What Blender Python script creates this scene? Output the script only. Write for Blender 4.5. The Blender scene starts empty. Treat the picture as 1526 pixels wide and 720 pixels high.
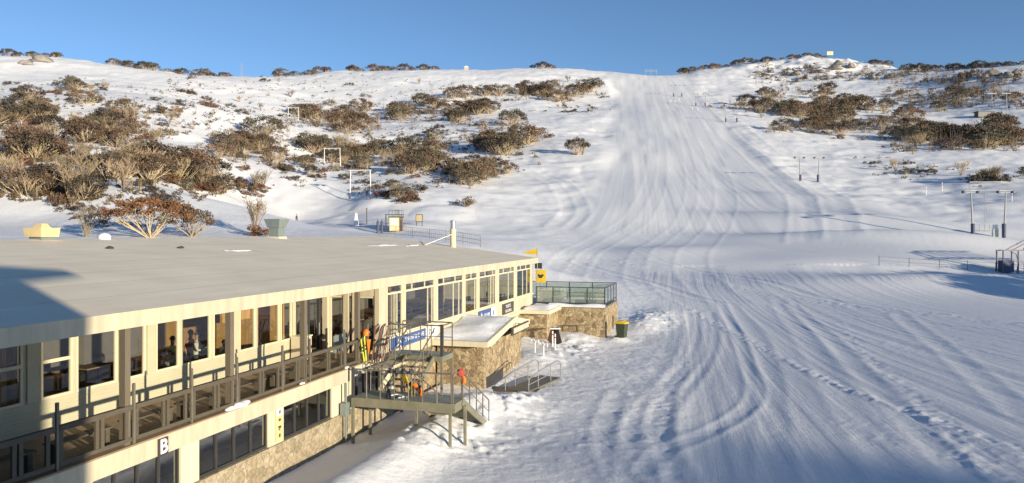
import bpy, bmesh, math, random
import numpy as np
from mathutils import Vector, Matrix

# ------------------------------------------------------------------ camera, sky, sun, exposure
SC = bpy.context.scene
COL = SC.collection
R = math.radians
F, CX, HY = 1131.0, 763.0, 347.0          # focal length and principal row measured on the photograph (1526 wide)
cam_d = bpy.data.cameras.new('camera')
cam_d.sensor_width = 36.0
cam_d.lens = 36.0 * F / 1526.0
cam_d.shift_y = -(360 - HY) / 1526.0
cam_d.clip_start = 0.1
cam_d.clip_end = 6000
cam = bpy.data.objects.new('camera', cam_d)
cam.location = (0, 0, 0)
cam.rotation_euler = (R(90), 0, 0)
COL.objects.link(cam)
SC.camera = cam

SUN_EL = R(8.2)
SUN_DIR = Vector((0.725, -0.689, 0)).normalized()      # horizontal direction towards the sun
world = bpy.data.worlds.new('World')
SC.world = world
world.use_nodes = True
wn = world.node_tree.nodes
bg = wn['Background']
sky = wn.new('ShaderNodeTexSky')
sky.sky_type = 'NISHITA'
sky.sun_disc = False
sky.sun_elevation = SUN_EL
sky.sun_rotation = math.atan2(SUN_DIR.x, SUN_DIR.y)
sky.altitude = 3200
sky.air_density = 0.95
sky.dust_density = 0.1
sky.ozone_density = 2.5
world.node_tree.links.new(sky.outputs[0], bg.inputs[0])
bg.inputs[1].default_value = 0.13
sun_d = bpy.data.lights.new('sun', 'SUN')
sun_d.energy = 5.0
sun_d.angle = R(0.7)
sun_d.color = (1.0, 0.865, 0.65)
sun = bpy.data.objects.new('sun', sun_d)
sv = Vector((SUN_DIR.x * math.cos(SUN_EL), SUN_DIR.y * math.cos(SUN_EL), math.sin(SUN_EL)))
sun.rotation_euler = sv.to_track_quat('Z', 'Y').to_euler()
sun.location = (60, -60, 60)
COL.objects.link(sun)
SC.view_settings.view_transform = 'Standard'
SC.view_settings.look = 'None'
SC.view_settings.gamma = 1
SC.view_settings.use_curve_mapping = False
SC.view_settings.exposure = 0.48
SC.cycles.max_bounces = 7
SC.cycles.diffuse_bounces = 3
SC.cycles.transparent_max_bounces = 12

random.seed(7)
RNG = np.random.default_rng(11)

# ------------------------------------------------------------------ frames of reference
GZ = -8.2                                            # snow level beside the lodge, camera at 0
P0 = np.array([-10.41, 15.43]); UV = np.array([.2733, .9619]); WV = np.array([-.9619, .2733])
ROT = math.atan2(UV[1], UV[0])                       # lodge frame: u along the facade, w into the building, z up from the snow
def B(u, w, z):
    p = P0 + u * UV + w * WV
    return Vector((p[0], p[1], GZ + z))
def uw_of(x, y):
    dx, dy = x - P0[0], y - P0[1]
    return dx * UV[0] + dy * UV[1], dx * WV[0] + dy * WV[1]
def pt(px, py, d):
    return ((px - CX) / F * d, d, (HY - py) / F * d)

# ------------------------------------------------------------------ noise and terrain
def _h(i, j, s):
    n = (i.astype(np.int64) * 374761393 + j.astype(np.int64) * 668265263 + s * 1442695041) & 0xffffffff
    n = ((n ^ (n >> 13)) * 1274126177) & 0xffffffff
    n = n ^ (n >> 16)
    return (n & 0xffff) / 65535.0
def vn(x, y, s=0):
    i, j = np.floor(x), np.floor(y)
    fx, fy = x - i, y - j
    fx = fx * fx * fx * (fx * (fx * 6 - 15) + 10); fy = fy * fy * fy * (fy * (fy * 6 - 15) + 10)
    a, b, c, d = _h(i, j, s), _h(i + 1, j, s), _h(i, j + 1, s), _h(i + 1, j + 1, s)
    return (a * (1 - fx) + b * fx) * (1 - fy) + (c * (1 - fx) + d * fx) * fy - 0.5
def fbm(x, y, sc, o=3, s=0):
    r = 0; a = 1.0; t = 0
    for k in range(o):
        r = r + a * vn(x / sc * 2 ** k + 13.7 * k, y / sc * 2 ** k - 7.1 * k, s + k); t += a; a *= .5
    return r / t * 2
def sst(a, b, x):
    t = np.clip((x - a) / (b - a), 0, 1); return t * t * (3 - 2 * t)

CP = []
def cp(px, py, d): CP.append(pt(px, py, d))
for x, y, z in [(-40, -30, -8.2), (0, -30, -8.2), (40, -30, -8.2), (0, 10, -8.2), (12, 20, -8.2), (30, 20, -8.2), (-3, 28, -8.2), (5, 40, -8.2),
                (20, 40, -8.2), (40, 40, -8.1), (8, 56, -8.15), (20, 60, -7.9), (60, 50, -7.8), (90, 30, -7.8), (90, -30, -8), (-60, 0, -4), (-60, 40, -1.5)]:
    CP.append((x, y, z))
for a in [(1526, 480, 66), (1526, 446, 82), (1526, 425, 92), (1526, 400, 106), (1500, 380, 116), (1500, 355, 127), (1450, 353, 126),
          (1190, 392, 107), (1250, 452, 78), (1190, 425, 90), (1000, 450, 77), (930, 430, 85), (940, 462, 70), (930, 400, 105), (860, 410, 98), (800, 400, 100), (760, 376, 109),
          (715, 368, 92), (575, 352, 98), (590, 342.5, 130), (660, 345, 126), (700, 338, 138), (440, 337, 150), (250, 351, 86), (100, 350, 86), (0, 349, 84), (400, 350, 92),
          (60, 322, 100), (180, 282, 112), (20, 280, 110), (330, 300, 118), (150, 220, 150), (300, 235, 170), (20, 215, 150), (150, 160, 230), (20, 150, 230), (320, 165, 250), (150, 120, 330), (0, 110, 330),
          (0, 89, 400), (60, 86, 400), (150, 96, 400), (230, 108, 415), (320, 118, 440), (400, 119, 460), (480, 111, 480), (560, 108, 495), (650, 107, 505), (720, 106, 515), (800, 103, 520), (880, 105, 525), (950, 113, 530), (1000, 112, 540), (1050, 105, 555), (1100, 101, 575), (1170, 93, 600), (1230, 87, 610), (1270, 93, 590), (1330, 104, 530), (1400, 105, 490), (1450, 101, 460), (1526, 98, 430),
          (520, 298, 165), (500, 252, 230), (437, 182, 330), (600, 335, 131), (560, 290, 162), (600, 240, 220), (700, 240, 220), (600, 190, 300), (720, 185, 310), (600, 140, 400), (780, 140, 410),
          (760, 320, 150), (860, 340, 140), (860, 300, 168), (800, 255, 205), (860, 231, 230), (960, 350, 140), (960, 300, 170), (960, 250, 215), (980, 200, 290), (985, 145, 410),
          (1060, 345, 145), (1060, 300, 172), (1195, 268, 198), (1090, 183, 316), (1200, 200, 300), (1200, 150, 400), (1200, 120, 500), (1280, 320, 150), (1350, 300, 168), (1400, 280, 190), (1400, 215, 270), (1400, 170, 350), (1400, 140, 420), (1400, 300, 170), (1526, 300, 160),
          (1526, 278, 182), (1526, 225, 250), (1526, 160, 340),
          (-500, 300, 110), (-500, 180, 230), (-500, 70, 400), (2100, 400, 110), (2100, 330, 150), (2100, 200, 260), (2100, 90, 420)]:
    cp(*a)
for px, py, d in [(-500, 70, 400), (0, 89, 400), (150, 96, 400), (320, 118, 440), (480, 111, 480), (720, 106, 515), (880, 105, 525), (950, 113, 530), (1050, 105, 555), (1230, 87, 610), (1330, 104, 530), (1450, 101, 460), (1526, 98, 430), (2100, 90, 420)]:
    x, y, z = pt(px, py, d)
    CP.append((x * 1.22, y * 1.22, z - 12)); CP.append((x * 1.75, y * 1.75, z - 55))
CP = np.array(CP)
_S = 100.0
_c = CP[:, :2] / _S
def _phi(r2): return np.where(r2 > 1e-12, 0.5 * r2 * np.log(np.maximum(r2, 1e-12)), 0)
_n = len(_c)
_A = np.zeros((_n + 3, _n + 3))
_A[:_n, :_n] = _phi(((_c[:, None] - _c[None]) ** 2).sum(-1)) + np.eye(_n) * 2e-4
_A[:_n, _n] = 1; _A[:_n, _n + 1:] = _c
_A[_n, :_n] = 1; _A[_n + 1:, :_n] = _c.T
_w = np.linalg.solve(_A, np.concatenate([CP[:, 2], [0, 0, 0]]))
def tps(x, y):
    out = np.empty(len(x))
    for i in range(0, len(x), 20000):
        q = np.stack([x[i:i + 20000], y[i:i + 20000]], 1) / _S
        r2 = ((q[:, None] - _c[None]) ** 2).sum(-1)
        out[i:i + 20000] = _phi(r2) @ _w[:_n] + _w[_n] + q @ _w[_n + 1:]
    return out

YS = np.array([25, 60, 90, 120, 140, 165, 190, 215, 290, 410, 520, 700.])
XL = np.array([3, 11, 14, 9, 5, 13, 18, 23, 33, 50, 64, 84.])
XR = np.array([200, 200, 150, 105, 82, 77, 77, 78, 91, 107, 128, 160.])
YC = np.array([0, 25, 60, 90, 130, 200, 316, 416, 520, 700.])
XC = np.array([3, 11, 17, 22, 31, 48, 68, 84, 98, 120.])
KC = np.array([1.9, 1.6, 1.0, .75, .8, 1., 1., .8, .75, .7])
def catmull(pts, n=8):
    p = [np.array(q, float) for q in pts]; p = [2 * p[0] - p[1]] + p + [2 * p[-1] - p[-2]]; out = []
    for i in range(1, len(p) - 2):
        for k in range(n):
            t = k / n
            out.append(.5 * (2 * p[i] + (p[i + 1] - p[i - 1]) * t + (2 * p[i - 1] - 5 * p[i] + 4 * p[i + 1] - p[i + 2]) * t * t + (3 * p[i] - p[i - 1] - 3 * p[i + 1] + p[i + 2]) * t ** 3))
    out.append(p[-2]); return np.array(out)
# tracks that cross the piste (photograph pixels laid on the near plateau)
def on_flat(px, py):
    d = 8.0 * F / (py - HY)
    for _ in range(4):
        z = -8.2 + np.interp(d, [50, 66, 82, 92, 106], [0, .45, 1.0, 1.9, 3.2]); d = -z * F / (py - HY)
    return ((px - CX) / F * d, d)
TR = []
def track(pxs, width, depth, rough, side=0.0):
    TR.append((catmull([on_flat(*q) for q in pxs]), width, depth, rough, side))
track([(1000, 452), (1100, 500), (1190, 545), (1260, 580), (1330, 603), (1420, 635), (1540, 678)], .40, .02, .085)
track([(1010, 462), (1120, 512), (1210, 556), (1300, 596), (1400, 632), (1526, 684)], .3, .02, .06)
for o in (0, 26):
    track([(1030 + o, 468), (1034 + o, 500), (1018 + o, 540), (990 + o, 575), (962 + o, 610), (946 + o * 1.3, 650), (950 + o * 1.6, 700), (960 + o * 2, 730)], .5, -.06, .03)
track([(1042, 466), (1046, 495), (1035, 530), (1000, 570), (985, 610), (985, 650), (1020, 715), (1040, 740)], .45, -.06, .03)
track([(1075, 455), (1098, 500), (1122, 560), (1124, 590), (1105, 612), (1060, 637), (990, 668), (960, 700)], .35, -.05, .02)
track([(1090, 455), (1130, 505), (1148, 560), (1150, 600), (1155, 650), (1160, 730)], .5, -.04, .03)
track([(1180, 455), (1240, 510), (1300, 570), (1350, 620), (1420, 690), (1450, 730)], .5, -.05, .03)
track([(1250, 480), (1300, 540), (1350, 580), (1420, 650), (1500, 730)], .6, .01, .07)
track([(1160, 450), (1210, 520), (1260, 600), (1300, 650), (1350, 730)], .6, -.04, .03)
track([(1340, 470), (1430, 540), (1526, 620)], .6, -.05, .02)
track([(920, 585), (900, 640), (915, 690), (945, 730)], .4, -.05, .02)
track([(820, 408), (900, 420), (980, 432), (1080, 440), (1200, 450), (1350, 466), (1540, 486)], 1.6, .20, .07)
track([(860, 424), (960, 436), (1060, 452), (1180, 462), (1320, 476), (1540, 500)], .7, -.10, .04)
track([(900, 415), (1000, 425), (1120, 436), (1250, 452), (1400, 470)], .6, -.09, .03)

# drag lift track and its edges (plan coordinates along the tower line), and a second pair of long tracks
LINES = [(catmull([(52, 128), (66, 165), (73, 198), (80, 245), (88, 316), (96, 375), (102, 412), (108, 500)], 4) + np.array([o, 0]), w_, d_) for o, w_, d_ in ((-6.0, .7, .05), (-2.5, 1.0, -.09), (0.5, .8, .07), (4.5, 1.2, -.09), (7.5, .9, .07))]
LINES += [(catmull([(16, 78), (17, 95), (20, 112), (27, 132), (40, 165), (52, 215), (66, 290), (84, 410), (98, 500)], 4) + np.array([o, 0]), .5, .026) for o in (-14, -11, -8, -3, 0, 4, 9)]
LINES += [(catmull([(9, 142), (13, 160), (12, 185), (6, 205), (0, 218)], 4) + np.array([o, 0]), .7, .05) for o in (-3.0, .5, 3.5)]
def gauss(x, y, cx, cy, sx, sy, a=0.0):
    dx, dy = x - cx, y - cy; c, s = math.cos(a), math.sin(a)
    return np.exp(-(((dx * c + dy * s) / sx) ** 2 + ((-dx * s + dy * c) / sy) ** 2))
def terrain(x, y, detail=True):
    x = np.asarray(x, float); y = np.asarray(y, float)
    z = tps(x, y)
    xl, xr = np.interp(y, YS, XL), np.interp(y, YS, XR)
    far = sst(60, 160, y)
    wob = fbm(x * 0 + 3, y, 30, 2, 5) * 3
    gm = sst(0, 1, (x - xl - wob) / (3 + 5 * far)) * sst(0, 1, (xr - wob - x) / (3 + 5 * far))
    gm = np.where(y < 22, sst(-2, 6, x), gm)
    sc = (x - np.interp(y, YC, XC)) / np.interp(y, YC, KC)
    sc = np.where(y > 108, (x - xl) / (xr - xl) * 60, sc)
    u, w = uw_of(x, y)
    near = 1 - sst(62, 110, y)
    # hump, hollow and wind lips of the right foreground
    z = z + 1.1 * gauss(x, y, 62, 93, 24, 5, .06) - .9 * gauss(x, y, 64, 104, 34, 5.0, .0)
    z = z + 1.2 * gauss(x, y, 66, 127, 24, 4.5, -.35) + 1.3 * gauss(x, y, 60, 146, 26, 5, -.5) - 1.0 * gauss(x, y, 62, 136, 26, 4.5, -.42) + 1.0 * gauss(x, y, 66, 170, 18, 5, -.6)
    z = z + .9 * gauss(x, y, 22, 118, 14, 6, .5) - .6 * gauss(x, y, 12, 112, 10, 5, .5)
    # bank of thrown snow that falls to the lodge wall
    bank = sst(4, 9, u) * (1 - sst(20.5, 23, u))
    z = z + bank * (.62 * np.exp(-((w + 3.0) / 1.3) ** 2) - .15 * np.exp(-(w / 1.3) ** 2))
    z = z + .45 * gauss(u, w, 21.5, -4.3, 2.2, 1.6) - .25 * gauss(u, w, 26.5, -3.2, 1.8, 1.0)
    z = z + .35 * gauss(u, w, 34, -2.6, 3, 1.5) + .3 * gauss(u, w, 43.5, -3.2, 2.0, 1.4) + .35 * gauss(u, w, 51.5, -7.6, 3.0, 1.3) + .3 * gauss(u, w, 57, -8.5, 4.0, 1.8) + .25 * gauss(u, w, 45, -6.3, .9, .7)
    # undulation of the open hill
    hill = sst(95, 170, y) * (1 - gm)
    if detail is not None:
        z = z + hill * (1.3 * fbm(x, y, 48, 2, 21) + .9 * np.maximum(0, fbm(x, y * 1.3, 13, 2, 31)))
        z = z + gauss(x, y, 245, 560, 90, 70) * (5.0 * np.maximum(0, fbm(x, y, 22, 2, 33)) + 2.2 * fbm(x, y, 8, 2, 34))
        z = z + hill * .22 * fbm(x, y, 4.0, 2, 41)
        z = z + gm * far * (.6 * fbm(x, y, 55, 2, 51) + .28 * fbm(sc / 7, y / 38, 1, 2, 57))
        z = z + gm * near * .10 * fbm(x, y, 14, 2, 52)
    if detail:
        rough = (1 - gm) * (1 - sst(90, 150, y)) * (1 - .5 * sst(30, 24, y))
        rn = fbm(x, y, .9, 3, 61)
        z = z + rough * (.030 * rn + .05 * fbm(x, y, 3.5, 2, 63) + .03 * np.maximum(0, fbm(x, y, .45, 2, 65)))
        clods = np.exp(-((w + 4.4) / 1.6) ** 2) * sst(13, 15, u) * (1 - sst(24, 26, u)) + .7 * np.exp(-((w + 2.6) / 1.4) ** 2) * sst(12, 14, u) * (1 - sst(20, 22, u)) + gauss(u, w, 54, -8, 5, 2) + gauss(u, w, 38, -4, 6, 1.6)
        z = z + np.clip(clods, 0, 1) * .22 * np.maximum(0, fbm(x, y, .6, 2, 67) + .05)
        st = .020 * fbm(sc / .9, y / 45, 1, 2, 71) + .018 * fbm(sc / .35, y / 30, 1, 2, 73) + .03 * fbm(sc / 3.2, y / 60, 1, 2, 75) * (.4 + far)
        st = st + .05 * far * np.maximum(0, fbm(sc / 2.4, y / 90, 1, 2, 79) - .1)
        z = z + gm * st * (sst(107, 113, y) + 1 - sst(101, 107, y))
        z = z + gm * near * .022 * np.maximum(0, fbm(x, y, .5, 2, 77)) * sst(-.1, .5, fbm(x, y, 9, 2, 78))
        m = (y > 20) & (y < 112) & (x > -6) & (x < 75)
        xi, yi = x[m], y[m]; dz = np.zeros(len(xi)); rn2 = fbm(xi, yi, .5, 2, 81) if len(xi) else dz
        for P, wd, dp, ro, sd in TR:
            best = np.full(len(xi), 1e9)
            bb = (xi > P[:, 0].min() - 3 * wd) & (xi < P[:, 0].max() + 3 * wd) & (yi > P[:, 1].min() - 3 * wd) & (yi < P[:, 1].max() + 3 * wd)
            xb, yb = xi[bb], yi[bb]; bs = np.full(len(xb), 1e9)
            for a, b in zip(P[:-1], P[1:]):
                d = b - a; L2 = d @ d
                t = np.clip(((xb - a[0]) * d[0] + (yb - a[1]) * d[1]) / L2, 0, 1)
                bs = np.minimum(bs, (xb - a[0] - t * d[0]) ** 2 + (yb - a[1] - t * d[1]) ** 2)
            best[bb] = np.sqrt(bs)
            g = np.exp(-(best / wd) ** 2)
            dz += .36 * dp * g + (.5 if ro > .06 else .25) * ro * g * (rn2 + .15) - (.4 * dp * np.exp(-((best - 1.5 * wd) / (.6 * wd)) ** 2) if dp < 0 else 0)
        z[m] += dz
    if detail:
        for P, wd, dp in LINES:
            for a, b in zip(P[:-1], P[1:]):
                d = b - a; m = (y > a[1] - 1) & (y < b[1] + 1) & (np.abs(x - (a[0] + b[0]) / 2) < 14 + abs(d[0]))
                t = np.clip(((x[m] - a[0]) * d[0] + (y[m] - a[1]) * d[1]) / (d @ d), 0, 1)
                q = (x[m] - a[0] - t * d[0]) ** 2 + (y[m] - a[1] - t * d[1]) ** 2
                z[m] = np.maximum(z[m], z[m] + dp * np.exp(-q / wd ** 2)) if dp > 0 else z[m] + dp * np.exp(-q / wd ** 2) * .5
    # keep the lodge's own footprint clear
    inside = (u > -10) & (u < 45.3)
    cap = np.where(w < 0.1, 1e9, np.where(w < 14.5, GZ - .05, GZ - .05 + 9 * sst(14.5, 19.5, w)))
    cap = np.where(w > 19.5, 1e9, cap)
    z = np.where(inside, np.minimum(z, cap), z)
    return z, gm, sc

def ground(px, py, dmin=18, dmax=900):
    """world points where the photograph's pixel rays meet the snow (nan where they meet the sky)"""
    px = np.atleast_1d(np.asarray(px, float)); py = np.atleast_1d(np.asarray(py, float))
    D = np.geomspace(dmin, dmax, 420)
    X = ((px - CX) / F)[:, None] * D[None]; Y = np.broadcast_to(D[None], X.shape)
    T = terrain(X.ravel(), Y.ravel(), False)[0].reshape(X.shape)
    Rz = ((HY - py) / F)[:, None] * D[None]
    df = T - Rz; hit = df > 0
    k = hit.argmax(1); ok = hit.any(1) & (k > 0)
    k1 = np.maximum(k, 1); i = np.arange(len(px))
    t = -df[i, k1 - 1] / np.where(df[i, k1] - df[i, k1 - 1] == 0, 1, df[i, k1] - df[i, k1 - 1])
    d = D[k1 - 1] + t * (D[k1] - D[k1 - 1])
    d = np.where(ok, d, np.nan)
    # crest of each column, for things on the skyline
    el = np.where(D[None] > 200, T / D[None], -9); kc = el.argmax(1)
    return (px - CX) / F * d, d, D[kc]
def gz(x, y): return float(terrain(np.array([x]), np.array([y]), True)[0][0])
def at(px, d):
    x = (px - CX) / F * d; return Vector((x, d, gz(x, d)))
def atp(px, py):
    x, d, c = ground([px], [py]); d = d[0] if d[0] == d[0] else c[0]
    x = (px - CX) / F * d; return Vector((x, d, gz(x, d)))

# ------------------------------------------------------------------ materials
M = {}
def mat(name, col, rough=.6, var=0.0, vscale=3.0, metal=0.0, bump=0.0, bscale=20.0, stretch=(1, 1, 1), spec=.5, obvar=0.0):
    m = bpy.data.materials.new(name); m.use_nodes = True
    nt = m.node_tree; b = nt.nodes['Principled BSDF']
    b.inputs['Base Color'].default_value = (*col, 1); b.inputs['Roughness'].default_value = rough
    b.inputs['Metallic'].default_value = metal; b.inputs['Specular IOR Level'].default_value = spec
    tc = nt.nodes.new('ShaderNodeTexCoord'); mp = nt.nodes.new('ShaderNodeMapping'); mp.inputs['Scale'].default_value = stretch
    nt.links.new(tc.outputs['Object'], mp.inputs[0])
    if var:
        n = nt.nodes.new('ShaderNodeTexNoise'); n.inputs['Scale'].default_value = vscale; n.inputs['Detail'].default_value = 5
        nt.links.new(mp.outputs[0], n.inputs[0])
        hs = nt.nodes.new('ShaderNodeHueSaturation'); hs.inputs['Color'].default_value = (*col, 1)
        mr = nt.nodes.new('ShaderNodeMapRange'); mr.inputs[1].default_value = .25; mr.inputs[2].default_value = .75
        mr.inputs[3].default_value = 1 - var; mr.inputs[4].default_value = 1 + var
        nt.links.new(n.outputs[0], mr.inputs[0]); v = mr.outputs[0]
        if obvar:
            oi = nt.nodes.new('ShaderNodeObjectInfo'); m2 = nt.nodes.new('ShaderNodeMapRange')
            m2.inputs[3].default_value = 1 - obvar; m2.inputs[4].default_value = 1 + obvar
            nt.links.new(oi.outputs['Random'], m2.inputs[0]); mu = nt.nodes.new('ShaderNodeMath'); mu.operation = 'MULTIPLY'
            nt.links.new(v, mu.inputs[0]); nt.links.new(m2.outputs[0], mu.inputs[1]); v = mu.outputs[0]
            m3 = nt.nodes.new('ShaderNodeMapRange'); m3.inputs[3].default_value = .487; m3.inputs[4].default_value = .515
            fr = nt.nodes.new('ShaderNodeMath'); fr.operation = 'MULTIPLY'; fr.inputs[1].default_value = 7.31
            fc = nt.nodes.new('ShaderNodeMath'); fc.operation = 'FRACT'
            nt.links.new(oi.outputs['Random'], fr.inputs[0]); nt.links.new(fr.outputs[0], fc.inputs[0]); nt.links.new(fc.outputs[0], m3.inputs[0]); nt.links.new(m3.outputs[0], hs.inputs['Hue'])
        nt.links.new(v, hs.inputs['Value']); nt.links.new(hs.outputs[0], b.inputs['Base Color'])
    if bump:
        n2 = nt.nodes.new('ShaderNodeTexNoise'); n2.inputs['Scale'].default_value = bscale; n2.inputs['Detail'].default_value = 4
        nt.links.new(mp.outputs[0], n2.inputs[0]); bu = nt.nodes.new('ShaderNodeBump'); bu.inputs['Strength'].default_value = bump; bu.inputs['Distance'].default_value = .05
        nt.links.new(n2.outputs[0], bu.inputs['Height']); nt.links.new(bu.outputs[0], b.inputs['Normal'])
    M[name] = m; return m
mat('cream paint', (.56, .49, .355), .55, .17, 1.6, bump=.15, bscale=12, stretch=(2.5, 2.5, .35))
mat('cream trim', (.66, .60, .43), .45, .11, 2.0, stretch=(2, 2, .4))
mat('grey cladding', (.50, .47, .33), .6, .07, 2.0)
def roof_material():
    m = bpy.data.materials.new('roof membrane'); m.use_nodes = True; nt = m.node_tree; N = nt.nodes; L = nt.links; b = N['Principled BSDF']; b.inputs['Roughness'].default_value = .7
    tc = N.new('ShaderNodeTexCoord'); mp = N.new('ShaderNodeMapping'); mp.inputs['Scale'].default_value = (.12, 1.2, 1); L.new(tc.outputs['Object'], mp.inputs[0])
    n = N.new('ShaderNodeTexNoise'); n.inputs['Scale'].default_value = 1.6; n.inputs['Detail'].default_value = 8; n.inputs['Roughness'].default_value = .65; L.new(mp.outputs[0], n.inputs[0])
    n2 = N.new('ShaderNodeTexNoise'); n2.inputs['Scale'].default_value = .5; n2.inputs['Detail'].default_value = 5; L.new(tc.outputs['Object'], n2.inputs[0])
    a = N.new('ShaderNodeMath'); a.operation = 'ADD'; L.new(n.outputs[0], a.inputs[0]); L.new(n2.outputs[0], a.inputs[1])
    c = N.new('ShaderNodeValToRGB'); e = c.color_ramp.elements; e[0].position = .36; e[0].color = (.80, .70, .53, 1); e[1].position = .66; e[1].color = (.94, .85, .67, 1)
    h = N.new('ShaderNodeMath'); h.operation = 'MULTIPLY'; h.inputs[1].default_value = .5; L.new(a.outputs[0], h.inputs[0]); L.new(h.outputs[0], c.inputs[0])
    sp = N.new('ShaderNodeSeparateXYZ'); L.new(tc.outputs['Object'], sp.inputs[0]); mo = N.new('ShaderNodeMath'); mo.operation = 'PINGPONG'; mo.inputs[1].default_value = .9; L.new(sp.outputs[1], mo.inputs[0])
    st = N.new('ShaderNodeMath'); st.operation = 'LESS_THAN'; st.inputs[1].default_value = .02; L.new(mo.outputs[0], st.inputs[0])
    mx = N.new('ShaderNodeMix'); mx.data_type = 'RGBA'; mx.inputs[7].default_value = (.62, .53, .40, 1); L.new(st.outputs[0], mx.inputs[0]); L.new(c.outputs[0], mx.inputs[6]); L.new(mx.outputs[2], b.inputs['Base Color']); M['roof membrane'] = m
roof_material()
mat('soffit', (.55, .52, .42), .7, .05)
mat('deck timber', (.27, .19, .12), .7, .3, 5, bump=.4, bscale=30, stretch=(.25, 6, 1))
mat('weathered timber', (.10, .083, .058), .7, .22, 6, bump=.3, bscale=30, stretch=(.6, 6, 6))
mat('post timber', (.15, .125, .09), .7, .15, 6, stretch=(5, 5, .5))
mat('dark frame', (.045, .045, .045), .45)
mat('green steel', (.20, .19, .135), .5, .18, 3, bump=.1, bscale=8)
mat('rail steel', (.15, .135, .105), .45, .2, 4)
mat('galvanised', (.42, .43, .44), .4, .12, 4, metal=.5)
mat('dark steel', (.05, .05, .055), .5, .1)
mat('rubber', (.025, .025, .027), .7)
mat('interior wall', (.16, .14, .12), .8, .1)
mat('interior floor', (.22, .10, .06), .7, .25, 2)
mat('interior ceiling', (.22, .20, .17), .8)
mat('warm timber', (.62, .36, .13), .5, .15, 3, stretch=(3, 3, .6))
mat('curtain', (.55, .30, .11), .8, .15, 6, stretch=(6, 6, .2))
mat('table laminate', (.30, .20, .12), .4, .1)
mat('chair black', (.035, .033, .032), .5)
mat('white paint', (.80, .80, .78), .5, .05, 3)
mat('sign blue', (.045, .105, .30), .4, .05)
mat('sign white', (.80, .80, .80), .45)
mat('sign dark', (.055, .05, .05), .45)
mat('yellow paint', (.75, .50, .03), .45, .1, 4)
mat('notice yellow', (.60, .52, .26), .5, .15, 5); mat('hi vis yellow', (.62, .70, .05), .5)
mat('orange', (.80, .20, .02), .5, .05)
mat('red cloth', (.50, .05, .03), .8, .1)
mat('bin green', (.045, .06, .03), .5, .1)
mat('tan vent', (.70, .55, .28), .5, .08, 3)
mat('grey vent', (.22, .26, .25), .45, .08, 3, metal=.2)
mat('flue cream', (.66, .56, .36), .5, .08)
mat('pad blue', (.07, .085, .14), .7, .1)
mat('lift steel', (.34, .33, .31), .5, .1, 3)
mat('truss steel', (.13, .11, .14), .5, .1)
mat('hut cream', (.60, .50, .30), .6, .1, 5, stretch=(4, 4, .5))
mat('ski brown', (.20, .10, .06), .4, .2, 5); mat('ski dark', (.05, .05, .06), .35, .2, 5); mat('ski white', (.6, .6, .6), .35, .1); mat('ski bronze', (.28, .17, .09), .4, .15)
mat('skin', (.55, .33, .23), .6); mat('shirt white', (.62, .58, .48), .8, .08, 6); mat('jacket orange', (.70, .22, .06), .7, .1)
mat('jacket dark', (.04, .045, .06), .8, .1); mat('jacket teal', (.03, .30, .28), .7, .1); mat('jacket yellow', (.60, .47, .14), .7, .1); mat('trousers', (.05, .05, .06), .8); mat('hair', (.06, .04, .025), .8)
mat('granite', (.28, .25, .22), .85, .25, 1.5, bump=.6, bscale=3)
mat('leaf rust', (.175, .080, .038), .75, .4, .9, obvar=.3); mat('leaf brown', (.150, .098, .062), .75, .42, .9, obvar=.35)
mat('leaf olive', (.125, .103, .068), .75, .45, .9, obvar=.35); mat('leaf dark', (.080, .060, .042), .75, .4, 1.2, obvar=.4)
def scrub_material():
    m = bpy.data.materials.new('scrub leaf'); m.use_nodes = True; nt = m.node_tree; N = nt.nodes; L = nt.links; b = N['Principled BSDF']; b.inputs['Roughness'].default_value = .75
    tc = N.new('ShaderNodeTexCoord'); n = N.new('ShaderNodeTexNoise'); n.inputs['Scale'].default_value = .45; n.inputs['Detail'].default_value = 3; L.new(tc.outputs['Object'], n.inputs[0])
    c = N.new('ShaderNodeValToRGB'); e = c.color_ramp.elements; e[0].position = .3; e[0].color = (.060, .048, .032, 1); e[1].position = .72; e[1].color = (.19, .135, .075, 1)
    for p_, q_ in ((.42, (.125, .066, .034, 1)), (.52, (.10, .085, .045, 1)), (.62, (.15, .095, .048, 1))): x = e.new(p_); x.color = q_
    L.new(n.outputs[0], c.inputs[0]); L.new(c.outputs[0], b.inputs['Base Color']); M['scrub leaf'] = m
scrub_material()
mat('bark', (.46, .36, .24), .8, .25, 3, obvar=.2); mat('twig', (.31, .235, .15), .8, .2, 2, obvar=.25)
mat('lodge render', (.45, .40, .33), .8, .08)

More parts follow.
